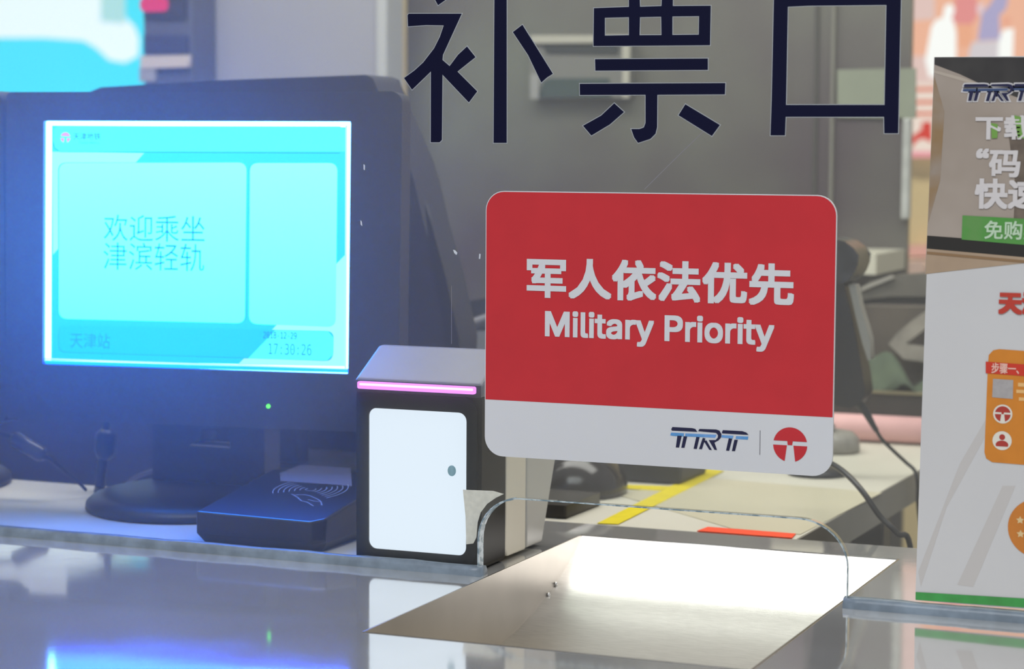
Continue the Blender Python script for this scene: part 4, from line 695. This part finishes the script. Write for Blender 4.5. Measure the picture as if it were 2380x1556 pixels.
obj('rear_shell', prism_x([(.0765, .010), (.084, .0035), (.128, .003), (.1285, .188), (.0785, .188), (.0785, .05)], -.11, QX1), mat('cream_shell', 'e0d8c6', .5, vary=.04, vscale=10), qt, bevel=.002, label='cream coloured rear housing')
obj('rear_stand', prism_x([(.1290, .004), (.170, .004), (.206, .085), (.214, .18), (.1290, .18)], -.10, QX1+.0003), mat('grey_shell', 'bcbab5', .35, vary=.05, vscale=10), qt, bevel=.002, label='light grey tapering back piece')
tag(obj('paper_tape', plate([PX([(1076, 1139), (1146, 1142), (1171, 1149), (1152, 1158), (1132, 1172), (1117, 1192), (1110, 1215), (1107, 1250), (1100, 1264), (1084, 1266), (1082, 1200)], .0105)], .0103, .0006), mat('masking_tape', 'fbf2e4', .7, vary=.12, vscale=200)), 'torn cream tape patch stuck at the corner of the glass opening', 'tape')

# ================================================================== CABLES on the left
M_cab = mat('cable_black', '1e1f24', .4, vary=.2, vscale=50)
cb = thing('power_cable', 'black cable with thick barrel hanging at the left behind the glass', 'cable', (-.6, .2, .02))
pts = [G(a, b, 1, .2) for a, b in ((-140, 1000), (-40, 1003), (20, 1014), (40, 1022))]
obj('cord', tube(pts, .0025), M_cab, cb, smooth=True)
obj('ferrite_barrel', tube([G(28, 1017, 1, .2), G(34, 1021, 1, .2), G(96, 1057, 1, .2), G(103, 1062, 1, .2)], [.004, .0085, .0085, .006], 20, sm=False), mat('barrel_grey', '3c3d49', .35), cb, smooth=True)
obj('cord', tube([G(100, 1060, 1, .2), G(118, 1068, 1, .205), G(150, 1095, 1, .215), G(182, 1122, 1, .225), G(200, 1140, 1, .235)], [.0045, .003, .002, .0018, .0018]), M_cab, cb, smooth=True)
cb = thing('plug_cable', 'dark plug and cord hanging down left of the monitor neck', 'cable', (-.56, .28, .0))
obj('cord', tube([G(250, 930, 1, .28), G(247, 975, 1, .28), G(246, 1010, 1, .28)], .004), M_cab, cb, smooth=True)
obj('plug', tube([G(246, 998, 1, .28), G(246, 1010, 1, .28), G(244, 1050, 1, .28), G(240, 1066, 1, .28)], [.006, .0115, .012, .008], 16, sm=False), M_cab, cb, smooth=True)
obj('cord', tube([G(240, 1060, 1, .28), G(235, 1100, 1, .28), G(232, 1135, 1, .28), G(228, 1150, 1, .27)], .006), M_cab, cb, smooth=True)
tag(obj('desk_cable', tube([G(395, 1088, 1, .31), G(340, 1100, 1, .31), G(300, 1120, 1, .315), G(285, 1140, 1, .32)], .0022), mat('cable_grey', '5b5c6c', .4), smooth=True), 'thin grey cord looping behind the round monitor base', 'cable')

# ================================================================== DESK CLUTTER
ms = thing('computer_mouse', 'dark glossy mouse shaped device on the desk below the sign', 'mouse', (-.085, .47, 0))
bm = bmesh.new(); bmesh.ops.create_uvsphere(bm, u_segments=32, v_segments=20, radius=1)
for v in bm.verts:
    x, y_, z = v.co; zz = max(z, -.12); v.co = Vector((-.088+x*.050, .50+y_*.062, .006+zz*.046))
obj('body', bm, mat('dark_gloss', '2e2b2d', .18, vary=.3, vscale=30), ms, smooth=True)
obj('wheel', lathe([(.004, .0), (.006, .002), (.006, .006), (.004, .008)], -.088, .452, 16), M_grey, ms)
tag(obj('dark_notebook', slab([(-.175, .325), (-.040, .325), (-.038, .425), (-.175, .43)], .0006, .014), mat('brown_black', '2f2925', .4, vary=.3, vscale=20), bevel=.003), 'dark brown flat case lying on the desk beside the cream terminal', 'case')
tag(obj('label_printer', box(-.105, -.004, .60, .70, .0005, .05), mat('charcoal_box', '34353a', .5, vary=.15, vscale=20), bevel=.004), 'charcoal box on the desk under the middle of the red sign', 'box')
pk = thing('round_stand', 'round grey puck base on the desk at the right bottom of the sign', 'stand', (.085, 1.0, 0))
g = G(1940, 1035, 1, .98)
obj('base', lathe([(.034, .0005), (.036, .004), (.034, .018), (.026, .026), (.01, .029)], g.x+.002, .96, 40), mat('puck_grey', '8f8b83', .4, vary=.2, vscale=60), pk, smooth=True)
obj('knob', lathe([(.007, .028), (.007, .036), (.004, .038)], g.x+.002, .945, 20), mat('chrome', 'c0c0c0', .15, 1.0), pk, smooth=True)
tag(obj('pink_tube', tube([(-.12, 1.075, .0185), (.2, 1.075, .0185)], .0178, 28, sm=False), mat('pink_foam', 'e7b4b0', .6, vary=.1, vscale=20), smooth=True), 'pale pink roll lying across the desk behind the puck', 'roll')

# scanner
ys = .75
hs_ = thing('barcode_scanner', 'black handheld barcode scanner standing upright behind the right edge of the sign', 'scanner', (G(1960, 1100, 1, ys).x, ys, 0))
obj('head', plate([PX([(1900, 570), (1925, 556), (1950, 553), (1978, 560), (1998, 575), (2010, 592), (2008, 612), (2000, 632), (1988, 648), (1975, 656), (1900, 655)], ys)], ys-.03, .06), mat('scanner_black', '202225', .3, vary=.3, vscale=60, color2='35373a'), hs_, bevel=.008, seg=4)
obj('handle', plate([PX([(1905, 657), (1970, 657), (1985, 720), (2002, 800), (2015, 870), (2020, 910), (2010, 935), (1985, 945), (1930, 935), (1915, 800)], ys)], ys-.02, .04), M_black, hs_, bevel=.007, seg=3)
obj('trigger_strip', plate([PX([(1973, 660), (1990, 662), (2001, 715), (2015, 760), (2023, 790), (2025, 835), (2019, 838), (2006, 800), (1990, 735)], ys-.015)], ys-.018, .02), mat('strip_grey', '8a8984', .45), hs_, bevel=.002, label='grey strip down the handle')
obj('strain_relief', tube([G(1995, 935, 1, ys), G(2010, 955, 1, ys), G(2030, 990, 1, ys), G(2038, 1003, 1, ys)], [.0055, .005, .0035, .003], 12), M_cab, hs_, smooth=True)
obj('stand_post', tube([G(1935, 925, 1, ys), G(1910, 1000, 1, ys), G(1900, 1090, 1, ys), (G(1900, 1090, 1, ys).x, ys, .003)], .006), M_cab, hs_, smooth=True)
obj('stand_foot', lathe([(.035, .0005), (.036, .003), (.03, .008), (.008, .012)], G(1900, 1090, 1, ys).x, ys, 32), M_cab, hs_, smooth=True)
tag(obj('scanner_cable', tube([G(2036, 1000, 1, .75), G(2050, 1022, 1, .76), G(2078, 1050, 1, .77), G(2105, 1075, 1, .78), G(2126, 1095, 1, .78), G(2133, 1125, 1, .78), G(2134, 1180, 1, .80), G(2150, 1300, 1, .85)], .0022), M_cab, smooth=True), 'dark cord falling from the scanner over the desk end beside the poster', 'cable')
tag(obj('desk_cable', tube([G(1880, 1060, 1, .5), G(1935, 1080, 1, .45), G(1975, 1110, 1, .42), G(2010, 1150, 1, .40), G(2045, 1200, 1, .40), G(2085, 1240, 1, .40), G(2118, 1290, 1, .42), (G(2140, 1340, 1, .42).x, .42, -.2)], .0031), M_cab, smooth=True), 'thick dark cord arching from under the sign down past the desk end', 'cable')

# clutter behind the scanner
M_gm = mat('grey_metal', '6f6a60', .45, .2, vary=.2, vscale=15)
tag(obj('counter_shelf', box(-.12, .033, 1.40, 1.595, G(2060, 640, 1, 1.4).z, G(2060, 592, 1, 1.4).z), mat('pale_shelf', 'c9c4b2', .5)), 'pale shelf edge below the metal wall beside the scanner head', 'shelf')
def cl(name, pts, y, d, m, label, cat, bev=.004):
    return tag(obj(name, plate([PX(pts, y)], y, d), m, bevel=bev, seg=3), label, cat)
eb = thing('equipment_box', 'grey box with a pale slanted edge just right of the scanner handle', 'box', (G(2080, 700, 1, 1.32).x, 1.34, 0))
obj('body', plate([PX([(1985, 700), (2020, 655), (2080, 640), (2200, 632), (2200, 690), (2070, 690), (2030, 694)], 1.34)], 1.34, .04), M_gm, eb, bevel=.004)
obj('pale_edge', plate([PX([(1998, 678), (2002, 668), (2070, 640), (2078, 646)], 1.33)], 1.332, .006), mat('edge_pale', 'a29d92', .4), eb, bevel=.001)
obj('shadow_band', plate([PX([(1985, 702), (2040, 692), (2200, 692), (2200, 960), (1985, 950)], 1.345)], 1.345, .03), mat('shadow_dark', '24221f', .5), eb, bevel=.002)  # dark piece paints the shadow band below the box
cl('equipment_case', [(1950, 718), (2010, 712), (2200, 716), (2200, 925), (1950, 925)], 1.24, .05, mat('brown_grey', '5a5147', .5, vary=.3, vscale=12, color2='453f38'), 'brownish grey case standing behind the scanner handle', 'case')
cl('paper_sheaf', [(2065, 800), (2085, 775), (2120, 745), (2200, 690), (2200, 745), (2150, 765), (2105, 800), (2160, 810), (2200, 830), (2200, 850), (2100, 835)], 1.20, .02, mat('paper_cream', '9c9487', .7, vary=.3, vscale=30), 'crumpled cream papers between the scanner and the poster', 'paper', .001)
bm = bmesh.new(); g0 = G(2020, 905, 1, 1.12); nx, ny = 26, 10; VV = []
for i in range(nx+1):
    row = []
    for j in range(ny+1):
        u, v_ = i/nx, j/ny; x = g0.x-.03+u*.18; yy = 1.10+v_*.07
        top = .055*math.sin(math.pi*min(1, v_*1.1))*(.5+.5*math.sin(u*5+1.2))+.012*math.sin(u*17+v_*5)
        row.append(bm.verts.new((x, yy, g0.z+max(-.002, top))))
    VV.append(row)
for i in range(nx):
    for j in range(ny): bm.faces.new((VV[i][j], VV[i+1][j], VV[i+1][j+1], VV[i][j+1]))
o = tag(obj('green_cloth', bm, mat('green_cloth', '4e5a44', .8, vary=.3, vscale=20, color2='3d4738'), smooth=True), 'crumpled dull green cloth on the dark tray beside the scanner', 'cloth')
md = o.modifiers.new('th', 'SOLIDIFY'); md.thickness = .003
tr = thing('document_tray', 'dark shallow tray holding green cloth behind the pink roll', 'tray', (.15, 1.15, 0))
zt = G(2080, 915, 1, 1.11).z
obj('tray_floor', box(.02, .30, 1.105, 1.23, .0005, .006), M_black, tr)
for a in ((.02, .30, 1.10, 1.105, .0005, zt), (.02, .30, 1.23, 1.235, .0005, zt), (.02, .025, 1.105, 1.23, .0005, zt), (.295, .30, 1.105, 1.23, .0005, zt)):
    obj('tray_wall', box(*a), mat('tray_brown', '3c3832', .5, vary=.2, vscale=20), tr, bevel=.001)
obj('tray_lid_edge', box(.018, .302, 1.096, 1.104, zt+.0002, zt+.004), mat('tray_rim', '7b7358', .5), tr, label='olive rim')
# dark objects between staff monitor and sign
cl('desk_phone', [(1005, 800), (1010, 725), (1060, 705), (1145, 690), (1300, 700), (1300, 990), (1005, 967)], .86, .05, mat('phone_dark', '33363d', .45, vary=.2, vscale=20), 'dark desk phone half hidden behind the left edge of the sign', 'phone')
tag(obj('phone_handset', tube([G(1062, 772, 1, .84), G(1100, 755, 1, .84), G(1150, 738, 1, .84)], [.006, .008, .008], 14), M_grey, smooth=True), 'grey handset bar resting on the dark desk phone', 'handset')
tag(obj('note_pad', plate([PX([(1075, 782), (1110, 770), (1150, 768), (1300, 770), (1300, 1000), (1078, 982)], .835)], .832, .006), mat('pad_grey', '8e8f93', .6)), 'pale grey pad leaning in front of the dark desk phone', 'pad')

# ================================================================== WALL BOX, PAINTED GREEN REFLECTION
wb = thing('wall_box', 'metal wall box with two dark slots on the wall behind the characters', 'wall box', (G(1350, 225, 1, 1.56).x, 1.6, G(1350, 228, 1, 1.56).z))
def wp(name, pts, y, d, m, **k): return obj(name, plate([PX(pts, y)], y, d), m, wb, **k)
wp('housing', [(1232, 88), (1460, 84), (1460, 228), (1232, 230)], 1.57, .0298, mat('box_grey', '77766e', .45, .2, vary=.1), bevel=.003)
wp('top_rail', [(1232, 82), (1462, 82), (1462, 99), (1232, 101)], 1.562, .0075, mat('rail_pale', 'aaa697', .4))
wp('side_rail', [(1446, 102), (1462, 102), (1462, 228), (1446, 228)], 1.562, .0075, mat('rail_pale', 'aaa697', .4))
wp('side_rail', [(1232, 172), (1252, 172), (1252, 230), (1232, 230)], 1.562, .0075, mat('rail_grey', '8d8c86', .4))
wp('slot', [(1260, 104), (1425, 101), (1438, 112), (1435, 126), (1270, 124)], 1.567, .0028, mat('slot_dark', '262b28', .5), bevel=.002)
wp('slot', [(1262, 190), (1275, 182), (1415, 182), (1420, 226), (1252, 226)], 1.567, .0028, mat('slot_green_dark', '30403a', .5), bevel=.002)
tag(obj('wall_reflection', plate([PX([(1945, 162), (2128, 158), (2128, 275), (1945, 272)], 1.59)], 1.592, .004), mat('reflection_green', '868b78', .6, vary=.15, vscale=6)), 'pale green sheet standing for a reflection on the metal wall behind the open square character', 'tint')  # thin plate, its colour paints a greenish reflection on the metal

# ================================================================== LEFT BACKGROUND
cbt = thing('control_cabinet', 'dark narrow cabinet with red lamp at the upper left behind the monitor', 'cabinet', (-1.18, 1.42, .1))
cx0, cx1 = G(333, 50, 1, 1.42).x, G(447, 50, 1, 1.42).x
obj('body', box(cx0, cx1, 1.42, 1.50, .10, 1.2), mat('cabinet_slate', '50525e', .5, vary=.15, vscale=8), cbt, bevel=.003)
obj('dark_panel', plate([PX([(336, -60), (432, -60), (432, 42), (336, 42)], 1.415)], 1.412, .007), mat('panel_dark', '25262e', .4), cbt, bevel=.002)
obj('dark_panel', plate([PX([(336, 82), (436, 82), (436, 124), (336, 124)], 1.415)], 1.412, .007), mat('panel_navy', '2a2c40', .4), cbt, bevel=.002)
g = G(362, 12, 1, 1.41); obj('red_lamp', plate([rr(g.x-.027, g.z-.011, g.x+.024, g.z+.013, .010)], 1.404, .007), glow('red_lamp', (.75, .02, .12), 1.0), cbt, label='glowing red lamp')
obj('pale_bar', plate([PX([(330, 130), (441, 128), (441, 156), (330, 160)], 1.413)], 1.408, .010), mat('bar_cream', 'c9b9a8', .5), cbt, bevel=.002)
obj('pale_bar', plate([PX([(326, 156), (362, 156), (362, 190), (326, 190)], 1.413)], 1.410, .009), mat('bar_grey', '9a958f', .5), cbt, bevel=.002)
lb = thing('advert_lightbox', 'large backlit cyan and white board glowing far behind at the upper left', 'lightbox', (-4.8, 6, -.75))
c0 = G(318, 200, 1, 6).x
obj('cyan_panel', plate([[(c0-2.4, .5), (c0-.004, .5), (c0-.004, 1.30), (c0-2.4, 1.30)]], 6, .08), glow('cyan_backlight', (.045, .80, .92), 1.0), lb)
obj('white_picture', plate([PX([(-1500, -190), (280, -190), (290, 40), (312, 62), (322, 90), (320, 130), (290, 146), (255, 140), (225, 112), (195, 95), (100, 88), (-1500, 92)], 5.99)], 5.985, .01), glow('white_backlight', (.92, 1.05, 1.0), 1.0), lb)
obj('green_picture', plate([PX([(240, -190), (290, -190), (290, 55), (235, 50)], 5.98)], 5.975, .008), glow('green_backlight', (.45, .78, .70), 1.0), lb)
obj('post', box(c0-1.3, c0-1.2, 6.0, 6.08, -.75, .499), M_gm, lb)

# ================================================================== HALL POSTER (right background)
hp = thing('hall_poster', 'large bright orange pink advert with figures on the hall wall at the upper right', 'poster', (0, 4.1, .3))
def hq(name, pts, lay, col, s=1.0):
    y = 4.08-lay*.004; return obj(name, plate([PX(pts, y)], y, .003), glow('backlit_'+name+str(lay)+str(int(pts[0][0]+1000)), lin(col), s), hp)
hq('backdrop', [(2100, -500), (2900, -500), (2900, 190), (2100, 190)], 0, 'f0b294', 1.05)
hq('pink_area', [(2100, -400), (2172, -400), (2172, 44), (2100, 50)], 1, 'e8c6be')
hq('pink_area', [(2100, 130), (2180, 130), (2180, 195), (2100, 195)], 1, 'e7a490')
hq('white_figure', [(2196, 14), (2210, 8), (2218, 20), (2216, 50), (2222, 75), (2222, 180), (2160, 180), (2150, 140), (2165, 60), (2178, 44), (2190, 42)], 2, 'fbfaf6', 1.1)
hq('red_figure', [(2212, -80), (2272, -80), (2270, 40), (2258, 56), (2225, 56), (2212, 45), (2220, 20)], 3, 'e98f8c')
hq('orange_figure', [(2224, 58), (2262, 55), (2258, 110), (2228, 110)], 2, 'f3ab86')
hq('blue_figure', [(2272, 95), (2282, 30), (2300, 12), (2330, -40), (2350, -40), (2338, 20), (2322, 36), (2324, 92)], 3, 'aea6cc')
hq('lilac_area', [(2262, 14), (2290, 6), (2280, 34), (2268, 30)], 2, 'ecd0d4')
hq('grey_area', [(2256, 98), (2322, 94), (2318, 180), (2244, 180)], 2, 'd9cfd3')
hq('white_figure', [(2332, 68), (2356, 66), (2352, 180), (2318, 180), (2320, 95)], 2, 'fbfaf6', 1.1)
hq('orange_head', [(2330, 42), (2346, 38), (2350, 52), (2342, 62), (2330, 60)], 2, 'f2a98c')
hs2 = thing('red_striped_board', 'white board with red stripes and red shape seen between glass edge and poster', 'board', (-.44, 4.1, .3))
def hb(name, pts, lay, col, s=1.0):
    y = 4.05-lay*.004; return obj(name, plate([PX(pts, y)], y, .003), glow('striped_'+name+str(lay)+str(int(pts[0][1])), lin(col), s), hs2)
hb('board', [(2080, 192), (2260, 192), (2260, 366), (2080, 366)], 0, 'f3ded0', 1.0)
for i, yy in enumerate((204, 234, 261)): hb('red_stripe', [(2080, yy), (2260, yy-2), (2260, yy+7), (2080, yy+9)], 1, 'e06a48')
hb('red_shape', [(2110, 322), (2130, 310), (2142, 300), (2142, 284), (2165, 282), (2167, 332), (2145, 322), (2130, 328), (2118, 345), (2110, 345)], 1, 'd83322')
hb('pink_shape', [(2108, 352), (2260, 352), (2260, 366), (2108, 366)], 2, 'f09aa4')
bpy.data.collections.remove(TMP)
